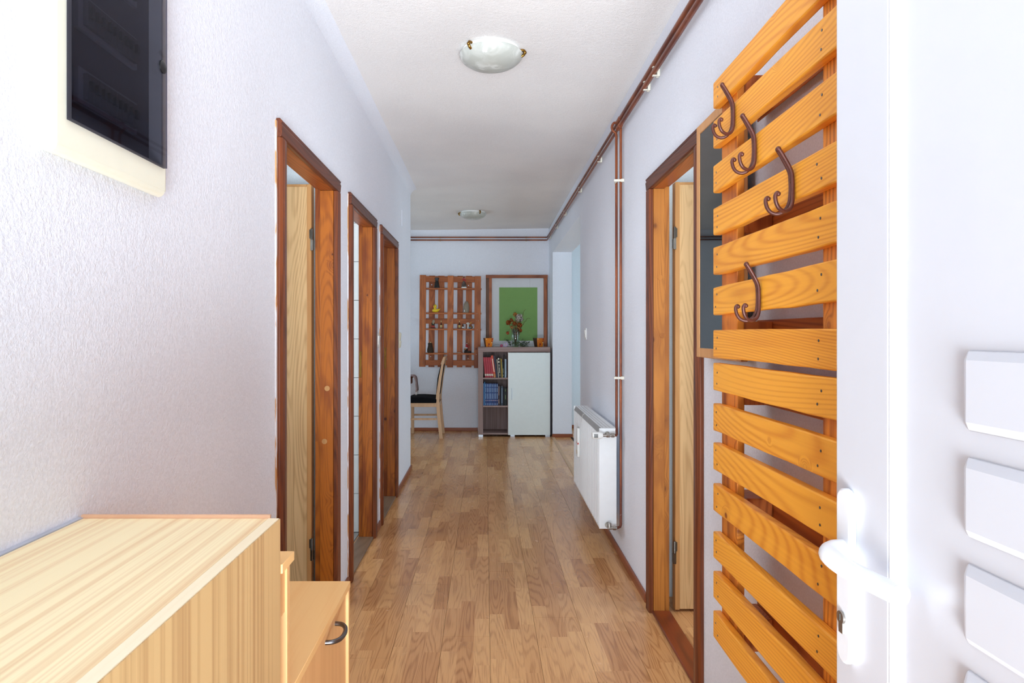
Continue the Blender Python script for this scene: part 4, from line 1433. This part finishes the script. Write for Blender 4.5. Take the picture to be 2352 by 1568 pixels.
# ------------------------------------------------------------------ vase with dried bouquet
VX, VY, VZ = 0.370, 8.06, zt_ + 0.0003
prof = [(0.0, 0.0), (0.036, 0.0), (0.040, 0.01), (0.050, 0.06), (0.057, 0.12), (0.052, 0.18), (0.044, 0.222), (0.042, 0.222), (0.050, 0.18), (0.055, 0.12), (0.048, 0.06), (0.037, 0.014), (0.0, 0.012)]
o = MB().lathe(prof, (VX, VY, VZ), 28).build('glass_vase', M_glass, loc=(VX, VY, VZ), smooth=True)
tag(o, 'clear glass vase holding dried flowers on the sideboard', 'vase')
bq = thing('dried_bouquet', 'dried rust brown and pale hydrangea bouquet standing in the glass vase', 'flowers', (VX, VY, VZ + 0.015))
heads = [(-0.085, 0.300, 0.036, (178, 88, 40)), (-0.050, 0.330, 0.026, (160, 76, 36)), (-0.010, 0.290, 0.032, (182, 94, 44)), (0.052, 0.268, 0.034, (176, 88, 42)),
         (0.002, 0.400, 0.030, (200, 128, 66)), (0.048, 0.365, 0.048, (206, 196, 186)), (0.028, 0.335, 0.036, (214, 198, 176)), (0.074, 0.340, 0.030, (196, 188, 180)),
         (-0.045, 0.240, 0.024, (196, 138, 84)), (0.038, 0.225, 0.028, (196, 136, 80)), (0.060, 0.200, 0.024, (168, 80, 40)), (0.020, 0.170, 0.020, (206, 166, 120))]
for i, (hx, hz, r, c) in enumerate(heads):
    m = MB()
    mtl = plain('petal_%d_%d_%d' % c, c, 0.85, 0, 0.3, 0.1, 90)
    yy = VY + rnd(-0.02, 0.02)
    for k in range(70):
        a, b = rnd(0, 2 * PI), math.acos(rnd(-1, 1))
        d = Vector((math.sin(b) * math.cos(a), math.sin(b) * math.sin(a), math.cos(b)))
        p = Vector((VX + hx, yy, VZ + hz)) + d * r * rnd(0.55, 1.0)
        t1 = d.orthogonal().normalized()
        t1.rotate(Matrix.Rotation(rnd(0, 6), 3, d))
        t2 = d.cross(t1)
        s = r * rnd(0.20, 0.34)
        m.add([p - t1 * s + d * 0.3 * s, p - t2 * s, p + t1 * s + d * 0.3 * s, p + t2 * s], [(0, 1, 2, 3)])
    fh = m.build('flower_head', mtl, bq)
    fh['kind'] = 'stuff'
    MB().tube(bez([(VX + hx * 0.1, VY, VZ + 0.02), (VX + hx * 0.25, VY, VZ + hz * 0.5), (VX + hx, yy, VZ + hz)], 5), 0.0028, 6).build('stem', plain('dry_stem', (118, 84, 56), 0.8), fh)
m = MB()
for k in range(26):
    a = rnd(-0.05, 0.05)
    zz = rnd(0.13, 0.24)
    p = Vector((VX + a * (0.4 + zz * 2), VY + rnd(-0.02, 0.02), VZ + zz))
    s = rnd(0.01, 0.02)
    u = Vector((rnd(-1, 1), rnd(-1, 1), rnd(-1, 1))).normalized()
    v = u.orthogonal().normalized()
    m.add([p - u * s, p - v * s * 0.5, p + u * s, p + v * s * 0.5], [(0, 1, 2, 3)])
m.build('dry_leaves', plain('dry_leaf', (150, 96, 58), 0.85, 0, 0.3), bq)['kind'] = 'stuff'
for lb, pts in (('twig', [(0.03, 0.10), (0.06, 0.33), (0.092, 0.385), (0.098, 0.42), (0.110, 0.446), (0.130, 0.463)]),
                ('twig', [(0.02, 0.08), (0.06, 0.20), (0.082, 0.262), (0.100, 0.278), (0.108, 0.305), (0.128, 0.318), (0.142, 0.345), (0.165, 0.352), (0.185, 0.347)])):
    P = bez([(VX + a, VY + 0.01, VZ + b) for a, b in pts], 6)
    MB().tube(P, [0.0035 - 0.0022 * i / len(P) for i in range(len(P))], 6).build(lb, plain('twig_bark', (96, 58, 34), 0.8), bq)
o = MB()
for k in range(10):
    p = Vector((VX - 0.093 + rnd(-0.016, 0.016), VY + rnd(-0.008, 0.008), VZ + 0.170 + rnd(-0.014, 0.014)))
    u = Vector((rnd(-1, 1), rnd(-0.3, 0.3), rnd(-1, 1))).normalized() * 0.014
    v = Vector((0, 1, 0)).cross(u) * 0.7
    o.add([p - u, p - v, p + u, p + v], [(0, 1, 2, 3)])
hb = o.build('hanging_bloom', plain('petal_rust', (178, 84, 36), 0.85, 0, 0.3), bq)
hb['kind'] = 'stuff'
MB().tube(bez([(VX - 0.02, VY, VZ + 0.235), (VX - 0.06, VY, VZ + 0.235), (VX - 0.088, VY, VZ + 0.18)], 5), 0.0012, 5).build('stem', plain('dry_stem2', (118, 84, 56), 0.8), hb)


def leaf_sprig(label, x, y, z, stems, c, name='leafy_sprig', cat='foliage', size=0.018):
    root = thing(name, label, cat, (x, y, z), 0, 'artificial greenery around the vase')
    mt = plain('leaf_%d_%d_%d' % c, c, 0.55, 0, 0.2)
    st = MB()
    for (dx, dy, dz) in stems:
        P = bez([(x, y, z + 0.003), (x + dx * 0.5, y + dy * 0.5, z + dz * 0.75 + 0.004), (x + dx, y + dy, z + dz)], 6)
        st.tube(P, 0.0013, 5)
        for k in range(2, len(P), 2):
            for s in (-1, 1):
                d = (P[k] - P[k - 1]).normalized()
                side = d.cross(Vector((0, 1, 0.3))).normalized() * s
                dirv = (d * 0.7 + side * 0.8 + Vector((0, rnd(-0.5, 0.1), rnd(-0.2, 0.3)))).normalized()
                w = dirv.orthogonal().normalized()
                L = size * rnd(0.8, 1.3)
                p = P[k]
                w.rotate(Matrix.Rotation(rnd(0, 3), 3, dirv))
                MB().add([p, p + dirv * L * 0.45 + w * L * 0.3, p + dirv * L, p + dirv * L * 0.45 - w * L * 0.3, p + dirv * L * 0.5 + dirv.cross(w) * L * 0.12],
                         [(0, 1, 4), (1, 2, 4), (2, 3, 4), (3, 0, 4)]).build('leaf', mt, root)
    st.build('stem', plain('green_stem', (58, 70, 40), 0.6), root)
    return root


leaf_sprig('dark green leafy sprig spreading left of the vase foot', 0.31, 7.99, zt_, [(-0.070, 0, 0.095), (-0.045, -0.01, 0.080), (-0.02, 0, 0.06)], (62, 82, 52))
leaf_sprig('green leafy sprig lying in front of the vase foot', 0.37, 7.95, zt_, [(-0.03, -0.01, 0.045), (0.035, 0, 0.06), (0.05, -0.01, 0.03), (0.0, 0, 0.05)], (78, 96, 58), size=0.024)
leaf_sprig('dark leafy sprig reaching right from the vase foot', 0.43, 7.99, zt_, [(0.095, 0, 0.045), (0.080, 0, 0.020), (0.05, 0, 0.06), (0.02, 0, 0.04)], (52, 72, 46), size=0.024)
leaf_sprig('bare thin branched twig rising right of the vase', 0.44, 8.04, zt_, [(0.075, 0, 0.072), (0.02, 0, 0.098)], (86, 66, 54), size=0.007)


def fake_flower(label, x, y, z, c, r, n, stem_to):
    root = thing('artificial_flower', label, 'flower', (x, y, z), 0, 'artificial flowers on the sideboard')
    m = MB()
    for k in range(n):
        a = 2 * PI * k / n + rnd(-0.2, 0.2)
        el = rnd(0.0, 0.9)
        d = Vector((math.cos(a) * math.cos(el), -abs(math.sin(el)) * 0.7, math.sin(a) * math.cos(el))).normalized()
        w = d.cross(Vector((0, 1, 0.2))).normalized() * r * 0.32
        p = Vector((x, y, z + r * 0.75))
        m.add([p, p + d * r * 0.6 + w, p + d * r * rnd(0.85, 1.1), p + d * r * 0.6 - w], [(0, 1, 2, 3)])
    m.build('petals', plain('petals_%d_%d_%d' % c, c, 0.7, 0, 0.15), root)
    MB().blob((x, y - 0.006, z + r * 0.75), r * 0.2, 8, 5).build('centre', plain('flower_centre', (226, 214, 150), 0.7), root)
    MB().tube(bez([(x, y + 0.003, z + r * 0.7), ((x + stem_to) / 2, y + 0.02, z + 0.028), (stem_to, y + 0.01, z + 0.003)], 6), 0.0012, 5).build('stem', plain('flower_stem', (70, 74, 60), 0.6), root)


fake_flower('small magenta pink artificial flower left of the vase foot', 0.196, 7.965, zt_ + 0.001, (206, 60, 132), 0.022, 9, 0.075)
fake_flower('pale lilac artificial flower between pink bloom and vase', 0.245, 7.955, zt_ + 0.001, (196, 176, 206), 0.034, 10, 0.33)

# ------------------------------------------------------------------ pallet shelf on the back wall
ps = thing('pallet_shelf', 'brown stained pallet hung as a display shelf on the back wall', 'shelf', (-0.44, YB - 0.001, 1.25))
ps.rotation_euler = (0, math.radians(0.45), 0)
sc_ = 1 / 183.8


def bx_(px, Y=8.222): return (px - 1115) * Y / 1500


def bz_(py, Y=8.222): return H + (765 - py) * Y / 1500


Yf = 8.222
for (a, b, t0, b0) in ((963.2, 977.8, 631.8, 842.5), (1027.3, 1041.0, 632.8, 843.6), (1089.3, 1103.8, 633.6, 844.5)):
    MB().box(bx_(a), bx_(b), Yf, Yf + 0.020, bz_(b0), bz_(t0)).build('post', M_shelf_v, ps, bevel=0.002)
xa, xb = bx_(964.5), bx_(1103)
for (t0, b0) in ((634.5, 648.0), (731.5, 743.5), (826.8, 839.0)):
    Yb = 8.337
    MB().box(xa, xb, Yb - 0.018, Yb, bz_(b0, 8.33), bz_(t0, 8.33)).build('cross_board', M_shelf_h, ps, bevel=0.0015)
for (a, b) in ((984.6, 998.2), (1005.8, 1019.8), (1049.8, 1062.6), (1069.6, 1083.4)):
    MB().box(bx_(a, 8.34), bx_(b, 8.34), 8.3375, 8.357, bz_(843.0, 8.34), bz_(633.2, 8.34)).build('slat', M_shelf_v, ps, bevel=0.0015)
SH = []
for (t0, b0, py) in ((661.0, 664.8, 661), (717.6, 721.0, 717.6), (754.4, 758.0, 754.4), (810.6, 814.2, 810.6)):
    z_ = bz_(t0, 8.23)
    SH.append(z_)
    MB().box(bx_(964.8), bx_(1105.2), Yf + 0.0205, 8.3185, z_ - 0.020, z_).build('shelf_board', M_shelf_h, ps, bevel=0.001)
m = MB()
for (px, py) in ((967.5, 639), (973, 639), (1031, 640), (1036, 640), (1095, 641), (1099, 641), (967.5, 733.5), (973.6, 733.5), (1034.5, 735), (1038, 735), (1094.5, 736), (1098.5, 736),
                 (965.5, 831), (972, 832), (1034.5, 661), (1034, 718), (1095, 719.5), (1033.5, 755.5), (1095.5, 756), (1033.5, 812.5), (1094.5, 814), (969.5, 755)):
    m.lathe([(0.0035, 0), (0.0035, -0.001), (0, -0.001)], (bx_(px), Yf, bz_(py)), 8, axis='y')
m.build('nail_heads', M_steel_dark, ps)['kind'] = 'stuff'
m = MB()
for (px, py) in ((990.7, 654), (1075.2, 655), (989.6, 819), (1075.7, 823)):
    m.lathe([(0.006, 0), (0.006, -0.002), (0, -0.003)], (bx_(px, 8.3375), 8.3375, bz_(py, 8.3375)), 10, axis='y')
m.build('wall_screws', M_silver, ps)['kind'] = 'stuff'


def shz(i, x):
    """top of shelf i at x, with the slight turn of the whole pallet"""
    return SH[i] - (x + 0.44) * math.tan(math.radians(0.45)) + 0.0008


YS = 8.268


def item(name, label, cat, px, i, group='ornaments on the pallet shelf'):
    x = bx_(px, YS)
    return thing(name, label, cat, (x, YS, shz(i, x)), 0, group), x, shz(i, x)


# row 1
r, x, z = item('vase', 'black narrow necked vase at top left of the pallet shelf', 'vase', 1003.5, 0)
MB().lathe([(0.0, 0), (0.034, 0.001), (0.034, 0.01), (0.028, 0.05), (0.021, 0.085), (0.021, 0.102), (0.029, 0.122), (0.029, 0.128), (0.024, 0.128), (0.018, 0.105), (0, 0.1)], (x, YS, z), 22).build('body', plain('black_glaze', (30, 29, 28), 0.25), r, smooth=True)
r, x, z = item('glass_bell', 'clear glass bell with red ribbon and white base on the shelf', 'ornament', 1065.8, 0)
MB().lathe([(0.0, 0.013), (0.030, 0.013), (0.034, 0.03), (0.032, 0.05), (0.020, 0.075), (0.006, 0.090), (0.006, 0.105), (0.016, 0.130), (0.022, 0.138)], (x, YS, z), 20).build('bell', M_glass, r, smooth=True)
MB().lathe([(0.0, 0), (0.034, 0.0), (0.036, 0.006), (0.031, 0.014), (0, 0.014)], (x, YS, z), 20).build('base', M_whitep, r, smooth=True)
MB().lathe([(0.0, 0.015), (0.018, 0.015), (0.021, 0.035), (0.012, 0.055), (0, 0.06)], (x, YS, z), 12).build('inner_scene', plain('brown_inner', (110, 84, 76), 0.6), r, smooth=True)
m = MB()
m.blob((x - 0.009, YS - 0.012, z + 0.108), (0.012, 0.006, 0.009), 8, 5, 0.15)
m.blob((x + 0.010, YS - 0.012, z + 0.104), (0.012, 0.006, 0.010), 8, 5, 0.15)
m.blob((x + 0.000, YS - 0.014, z + 0.122), (0.012, 0.006, 0.008), 8, 5, 0.2)
m.tube([(x + 0.006, YS - 0.014, z + 0.10), (x + 0.017, YS - 0.016, z + 0.085), (x + 0.022, YS - 0.014, z + 0.072)], 0.003, 6)
m.build('ribbon', M_ribbon, r, smooth=True)
# row 2
r, x, z = item('toy_duck', 'yellow toy duck with red beak on the second shelf', 'toy', 1001.5, 1)
Y_ = plain('yellow_rubber', (236, 202, 36), 0.35, 0, 0.02)
m = MB()
n = 14
for q in range(1):
    prof = [(-0.050, 0.0, 0.024), (-0.046, 0.014, 0.025), (-0.030, 0.023, 0.024), (0.0, 0.026, 0.024), (0.022, 0.021, 0.026), (0.040, 0.012, 0.034), (0.052, 0.006, 0.045), (0.0575, 0.0005, 0.053)]
    vs, fs = [], []
    for (dx, rr_, zc) in prof:
        for k in range(n):
            t_ = 2 * PI * k / n
            vs.append((x + dx, YS + rr_ * math.cos(t_) * 0.95, z + max(0.0, zc + rr_ * 0.92 * math.sin(t_))))
    for i_ in range(len(prof) - 1):
        for k in range(n):
            k2 = (k + 1) % n
            fs.append((i_ * n + k, i_ * n + k2, (i_ + 1) * n + k2, (i_ + 1) * n + k))
    m.add(vs, fs)
m.lathe([(0.020, 0.03), (0.014, 0.052), (0.014, 0.06)], (x - 0.014, YS, z), 12)
m.blob((x - 0.013, YS, z + 0.078), (0.024, 0.022, 0.024), 14, 9)
bd = m.build('body', Y_, r, smooth=True)
MB().blob((x + 0.002, YS - 0.024, z + 0.026), (0.021, 0.004, 0.011), 12, 6).build('wing', Y_, bd, smooth=True)
m = MB()
m.blob((x - 0.041, YS, z + 0.075), (0.011, 0.009, 0.005), 10, 5)
m.blob((x - 0.040, YS, z + 0.068), (0.009, 0.008, 0.004), 10, 5)
m.build('beak', plain('red_beak', (206, 48, 32), 0.4), r, smooth=True)
m = MB()
m.tube([(x - 0.028, YS - 0.014, z + 0.101), (x - 0.020, YS - 0.020, z + 0.088), (x - 0.012, YS - 0.021, z + 0.076)], 0.002, 6)
m.blob((x - 0.028, YS - 0.016, z + 0.082), 0.0035, 8, 5)
m.build('eye', M_black, r, smooth=True)
r, x, z = item('vase', 'grey green rounded stoneware vase right on the second shelf', 'vase', 1069.8, 1)
vs = MB().lathe([(0.0, 0), (0.030, 0), (0.037, 0.02), (0.038, 0.05), (0.036, 0.08), (0.028, 0.115), (0.017, 0.138), (0.013, 0.141), (0.008, 0.139), (0, 0.12)], (0, 0, 0), 20)
vs.v = [(x + a + 0.004 + c * 0.03, YS + b, z + c + (a * 0.25 if c > 0.13 else 0)) for a, b, c in vs.v]
st = plain('grey_stoneware', (142, 130, 112), 0.5, 0, 0.06)
bd = vs.build('body', st, r, smooth=True)
MB().blob((x - 0.016, YS - 0.035, z + 0.022), (0.006, 0.005, 0.016), 8, 6).build('flower_print', M_mat, bd, smooth=True)
# row 3
r, x, z = item('figurine', 'small gnome like figurine with patterned cap and red clothes', 'figurine', 995.3, 2)
MB().lathe([(0.0, 0), (0.029, 0.0), (0.030, 0.006), (0.024, 0.010), (0, 0.011)], (x + 0.001, YS, z), 14).build('base', plain('dark_base', (48, 46, 40), 0.6), r)
m = MB()
m.blob((x - 0.006, YS - 0.004, z + 0.024), (0.018, 0.015, 0.017), 12, 7)
m.blob((x + 0.012, YS - 0.008, z + 0.018), (0.010, 0.014, 0.010), 10, 6)
m.build('legs', plain('red_cloth', (176, 60, 48), 0.6), r, smooth=True)
MB().blob((x - 0.003, YS, z + 0.056), (0.021, 0.016, 0.024), 12, 8).build('torso', plain('dark_green_cloth', (52, 54, 44), 0.7), r, smooth=True)
MB().blob((x + 0.000, YS - 0.010, z + 0.066), (0.009, 0.010, 0.012), 10, 6).build('beard', plain('beard_cream', (196, 178, 140), 0.7), r, smooth=True)
m = MB()
m.lathe([(0.017, 0.074), (0.018, 0.082), (0.015, 0.096), (0.009, 0.108), (0.003, 0.113), (0, 0.113)], (x + 0.003, YS, z), 12)
m.build('cap', plain('patterned_cap', (196, 176, 150), 0.7, 0, 0.4, scale=160), r, smooth=True)


def mini_bottle(label, px, i, h, w, lab, cap, body=(64, 30, 18)):
    r, x, z = item('miniature_bottle', label, 'bottle', px, i)
    r['group'] = 'miniature bottles'
    MB().lathe([(0.0, 0), (w, 0.0), (w, h * 0.48), (w * 0.8, h * 0.58), (w * 0.36, h * 0.68), (w * 0.34, h * 0.84), (0, h * 0.84)], (x, YS, z), 14).build('bottle_body', plain('amber_%d' % body[0], body, 0.15), r, smooth=True)
    MB().lathe([(w * 1.02, h * 0.12), (w * 1.02, h * 0.44)], (x, YS, z), 14).build('paper_label', plain('label_%d_%d' % (lab[0], lab[2]), lab, 0.6), r, smooth=True)
    MB().lathe([(w * 0.40, h * 0.78), (w * 0.42, h * 0.88), (w * 0.40, h), (0, h)], (x, YS, z), 10).build('cap', plain('cap_%d_%d' % (cap[0], cap[2]), cap, 0.4), r, smooth=True)


mini_bottle('amber miniature bottle with gold cap beside the patterned cap figurine', 1013.4, 2, 0.100, 0.0125, (206, 176, 110), (206, 180, 120))
mini_bottle('taller amber miniature bottle right of the middle post', 1055.3, 2, 0.102, 0.0135, (212, 184, 110), (208, 184, 120))
mini_bottle('short dark miniature bottle with white label beside the amber one', 1063.4, 2, 0.058, 0.0115, (220, 222, 224), (40, 28, 24), (40, 26, 22))
r, x, z = item('figurine', 'white cat figurine beside a yellow wing and blue foot on the third shelf', 'figurine', 1077.5, 2)
m = MB()
m.lathe([(0.0, 0.0), (0.014, 0.0), (0.013, 0.02), (0.010, 0.045), (0.012, 0.055), (0, 0.06)], (x - 0.013, YS, z + 0.001), 12)
m.blob((x - 0.014, YS - 0.003, z + 0.068), (0.015, 0.012, 0.013), 12, 7)
m.tube([(x - 0.004, YS, z + 0.05), (x + 0.006, YS - 0.004, z + 0.064), (x + 0.009, YS - 0.004, z + 0.073)], 0.0045, 8)
m.tube([(x - 0.024, YS, z + 0.055), (x - 0.032, YS, z + 0.066), (x - 0.033, YS, z + 0.074)], 0.0040, 8)
m.build('body', plain('white_ceramic', (212, 208, 200), 0.35), r, smooth=True)
m = MB().add([(x + 0.004, YS - 0.004, z + 0.062), (x + 0.020, YS - 0.006, z + 0.086), (x + 0.030, YS - 0.004, z + 0.078), (x + 0.024, YS - 0.004, z + 0.064), (x + 0.012, YS + 0.002, z + 0.072)],
             [(0, 1, 4), (1, 2, 4), (2, 3, 4), (3, 0, 4)])
m.build('wing', plain('ochre_wing', (206, 156, 70), 0.5), r)
MB().blob((x + 0.008, YS - 0.004, z + 0.010), (0.026, 0.014, 0.010), 12, 6).build('blue_foot', plain('blue_glaze', (74, 122, 148), 0.4), r, smooth=True)
MB().blob((x + 0.026, YS, z + 0.020), (0.020, 0.014, 0.016), 12, 7, 0.05).build('brown_shell', plain('brown_shell_glaze', (140, 104, 52), 0.5), r, smooth=True)
# row 4
r, x, z = item('figurine', 'dark brown owl shaped figure with pale knob on the bottom shelf', 'figurine', 988.5, 3)
vs = MB().lathe([(0.0, 0), (0.034, 0.0), (0.040, 0.014), (0.041, 0.035), (0.036, 0.060), (0.030, 0.085), (0.027, 0.105), (0.026, 0.118), (0.018, 0.124), (0, 0.124)], (x, YS, z), 20)
vs.build('body', plain('dark_brown_textured', (72, 56, 42), 0.8, 0, 0.25, 0.3, 200), r, smooth=True)
MB().blob((x - 0.022, YS, z + 0.112), (0.009, 0.012, 0.014), 10, 6).build('ear', plain('dark_brown_ear', (66, 50, 38), 0.8), r, smooth=True)
MB().blob((x + 0.002, YS, z + 0.131), 0.0105, 12, 7).build('knob', plain('pale_knob', (200, 160, 112), 0.5), r, smooth=True)
r, x, z = item('figurine', 'bearded winter figurine with red cap sitting on a dark log', 'figurine', 1074.0, 3)
m = MB().tube([(x - 0.044, YS, z + 0.0135), (x + 0.048, YS, z + 0.0135)], 0.0133, 10)
m.build('log', plain('dark_log', (46, 36, 32), 0.8, 0, 0.2), r, smooth=True)
MB().blob((x - 0.020, YS - 0.002, z + 0.044), (0.024, 0.016, 0.022), 12, 7, 0.06).build('coat', plain('dark_coat', (56, 40, 34), 0.8), r, smooth=True)
MB().blob((x - 0.014, YS - 0.006, z + 0.066), (0.018, 0.013, 0.012), 12, 7, 0.06).build('beard', plain('white_beard', (206, 200, 194), 0.8), r, smooth=True)
MB().lathe([(0.015, 0.072), (0.014, 0.085), (0.010, 0.104), (0.006, 0.114), (0, 0.116)], (x - 0.012, YS - 0.002, z), 12).build('cap', plain('red_cap', (166, 30, 34), 0.7), r, smooth=True)
MB().blob((x - 0.009, YS - 0.002, z + 0.120), 0.0055, 8, 5).build('bobble', M_mat, r)
MB().blob((x - 0.030, YS - 0.014, z + 0.050), (0.010, 0.006, 0.008), 8, 5).build('parcel', plain('orange_parcel', (206, 130, 60), 0.6), r, smooth=True)
m = MB().tube([(x + 0.006, YS, z + 0.026), (x + 0.008, YS, z + 0.080), (x + 0.014, YS, z + 0.098)], 0.0022, 6)
st_ = m.build('wire_stand', plain('reddish_wire', (150, 60, 50), 0.6), r)
MB().blob((x + 0.014, YS - 0.002, z + 0.076), (0.013, 0.006, 0.013), 10, 6, 0.15).build('red_heart', plain('muted_red', (160, 56, 56), 0.7), r, smooth=True)
MB().blob((x + 0.015, YS - 0.002, z + 0.104), (0.014, 0.007, 0.013), 10, 6, 0.12).build('brown_flower', plain('red_brown', (140, 72, 52), 0.7), r, smooth=True)
x = bx_(1055.2, YS)
m = MB().tube([(x - 0.026, YS, shz(3, x) + 0.005), (x - 0.010, YS - 0.004, shz(3, x) + 0.004), (x + 0.004, YS, shz(3, x) + 0.005), (x + 0.026, YS - 0.002, shz(3, x) + 0.004)], [0.003, 0.0045, 0.004, 0.0035], 8)
o = m.build('bone_trinket', plain('bone_white', (206, 190, 172), 0.6), loc=(x, YS, shz(3, x)), smooth=True)
tag(o, 'small bone white trinket lying flat on the bottom shelf', 'ornament', 'ornaments on the pallet shelf')

# ------------------------------------------------------------------ dining chair
ch = thing('dining_chair', 'beech dining chair with black seat seen from the side under the pallet shelf', 'chair', (-0.74, 7.97, 0))
yn, yf = 7.72, 8.13
for y in (yn, yf):
    # front leg
    dx = 0.0
    MB().box(-0.925, -0.890, y, y + 0.034, 0.0, 0.425).build('leg', M_chair, ch, bevel=0.002)
    # rear leg sweeps up into the back post
    P = [(-0.505, 0.0), (-0.532, 0.25), (-0.548, 0.45), (-0.545, 0.52), (-0.520, 0.72), (-0.492, 0.90), (-0.478, 0.965)]
    Q = [(-0.545, 0.0), (-0.570, 0.25), (-0.588, 0.45), (-0.583, 0.52), (-0.553, 0.72), (-0.518, 0.90), (-0.500, 0.965)]
    m = MB().prism(P + Q[::-1], 'y', y + 0.003, y + 0.031)
    m.build('leg', M_chair, ch, bevel=0.003)
    MB().box(-0.888, -0.575, y + 0.008, y + 0.026, 0.222, 0.245).build('stretcher', M_chair, ch, bevel=0.002)
    MB().box(-0.889, -0.574, y + 0.004, y + 0.026, 0.378, 0.424).build('seat_rail', M_chair, ch, bevel=0.002)
MB().box(-0.918, -0.894, yn + 0.034, yf, 0.378, 0.424).build('seat_rail', M_chair, ch, bevel=0.002)
MB().box(-0.570, -0.548, yn + 0.034, yf, 0.378, 0.424).build('seat_rail', M_chair, ch, bevel=0.002)
m = MB()
m.prism([(-0.935, 0.426), (-0.580, 0.426), (-0.577, 0.470), (-0.62, 0.484), (-0.76, 0.492), (-0.88, 0.490), (-0.93, 0.474)], 'y', yn - 0.006, yf + 0.04)
m.build('seat', M_seat, ch, bevel=0.010, seg=3)
m = MB()
m.prism([(-0.589, 0.50), (-0.559, 0.50), (-0.530, 0.72), (-0.505, 0.87), (-0.530, 0.88), (-0.569, 0.72)], 'y', yn + 0.034, yf + 0.001)
m.build('backrest', M_seat, ch, bevel=0.004)
m = MB()
m.prism([(-0.533, 0.882), (-0.504, 0.875), (-0.478, 0.965), (-0.488, 0.972), (-0.502, 0.966)], 'y', yn + 0.032, yf + 0.002)
m.build('top_rail', M_chair, ch, bevel=0.003)

# ------------------------------------------------------------------ round table and runner
tb = thing('round_table', 'brown round table edge showing behind the wall corner', 'table', (-1.34, 7.80, 0))
tx, ty, tr = -1.34, 7.80, 0.480
MB().lathe([(0.0, 0.715), (tr - 0.02, 0.715), (tr, 0.722), (tr, 0.735), (tr - 0.008, 0.742), (0, 0.742)], (tx, ty, 0), 56).build('tabletop', M_table, tb, smooth=True)
MB().lathe([(tr - 0.03, 0.655), (tr - 0.012, 0.655), (tr - 0.012, 0.714), (tr - 0.03, 0.714), (tr - 0.03, 0.655)], (tx, ty, 0), 56).build('apron', M_table, tb, smooth=True)
MB().lathe([(0.0, 0.02), (0.05, 0.02), (0.045, 0.3), (0.06, 0.6), (0.10, 0.7145), (0, 0.7145)], (tx, ty, 0), 20).build('pedestal', M_table, tb, smooth=True)
for k in range(4):
    a = k * PI / 2 + PI / 4
    MB().tube([(tx + 0.04 * math.cos(a), ty + 0.04 * math.sin(a), 0.08), (tx + 0.22 * math.cos(a), ty + 0.22 * math.sin(a), 0.055), (tx + 0.34 * math.cos(a), ty + 0.34 * math.sin(a), 0.026)], [0.03, 0.027, 0.024], 10).build('foot', M_table, tb, smooth=True)
# runner lying across the table and hanging over its right edge
m = MB()
pr = [(-1.15, 0.7435), (-0.92, 0.7435), (-0.872, 0.7455), (-0.850, 0.740), (-0.835, 0.720), (-0.828, 0.690), (-0.826, 0.640), (-0.820, 0.590), (-0.823, 0.560)]
vs, fs = [], []
nw = 12
for i, (x, z) in enumerate(pr):
    for k in range(nw + 1):
        f = k / nw
        wv = 0.006 * math.sin(k * 1.9 + i * 0.2) * max(0, i - 4) / 3
        vs.append((x + wv + (0.004 if i > 4 else 0), ty - 0.14 + 0.28 * f, z - (0.04 * f if i == len(pr) - 1 else 0) * 0))
for i in range(len(pr) - 1):
    for k in range(nw):
        a = i * (nw + 1) + k
        fs.append((a, a + 1, a + nw + 2, a + nw + 1))
m.add(vs, fs)
cl = m.build('table_runner', plain('dusty_pink_weave', (176, 150, 148), 0.9, 0, 0.18, 0.1, 70), loc=(-0.9, ty, 0.74), smooth=True)
so = cl.modifiers.new('solid', 'SOLIDIFY')
so.thickness = 0.003
so.offset = 1
tag(cl, 'dusty pink fringed table runner hanging over the round table edge', 'table runner')
m = MB()
for k in range(26):
    yk = ty - 0.138 + 0.276 * k / 25
    x = -0.820 + 0.004 * math.sin(k)
    m.tube([(x, yk, 0.562), (x + rnd(-0.006, 0.006), yk, 0.54), (x + rnd(-0.008, 0.008), yk, 0.515 + rnd(0, 0.02))], 0.0016, 4)
fr = m.build('fringe', plain('pale_fringe', (206, 200, 196), 0.9), parent=None)
fr.parent = cl
fr.matrix_parent_inverse = Matrix.Translation((0.9, -ty, -0.74))
fr['kind'] = 'stuff'
for o in bpy.data.objects:
    if 'origin_ref' in o: del o['origin_ref']
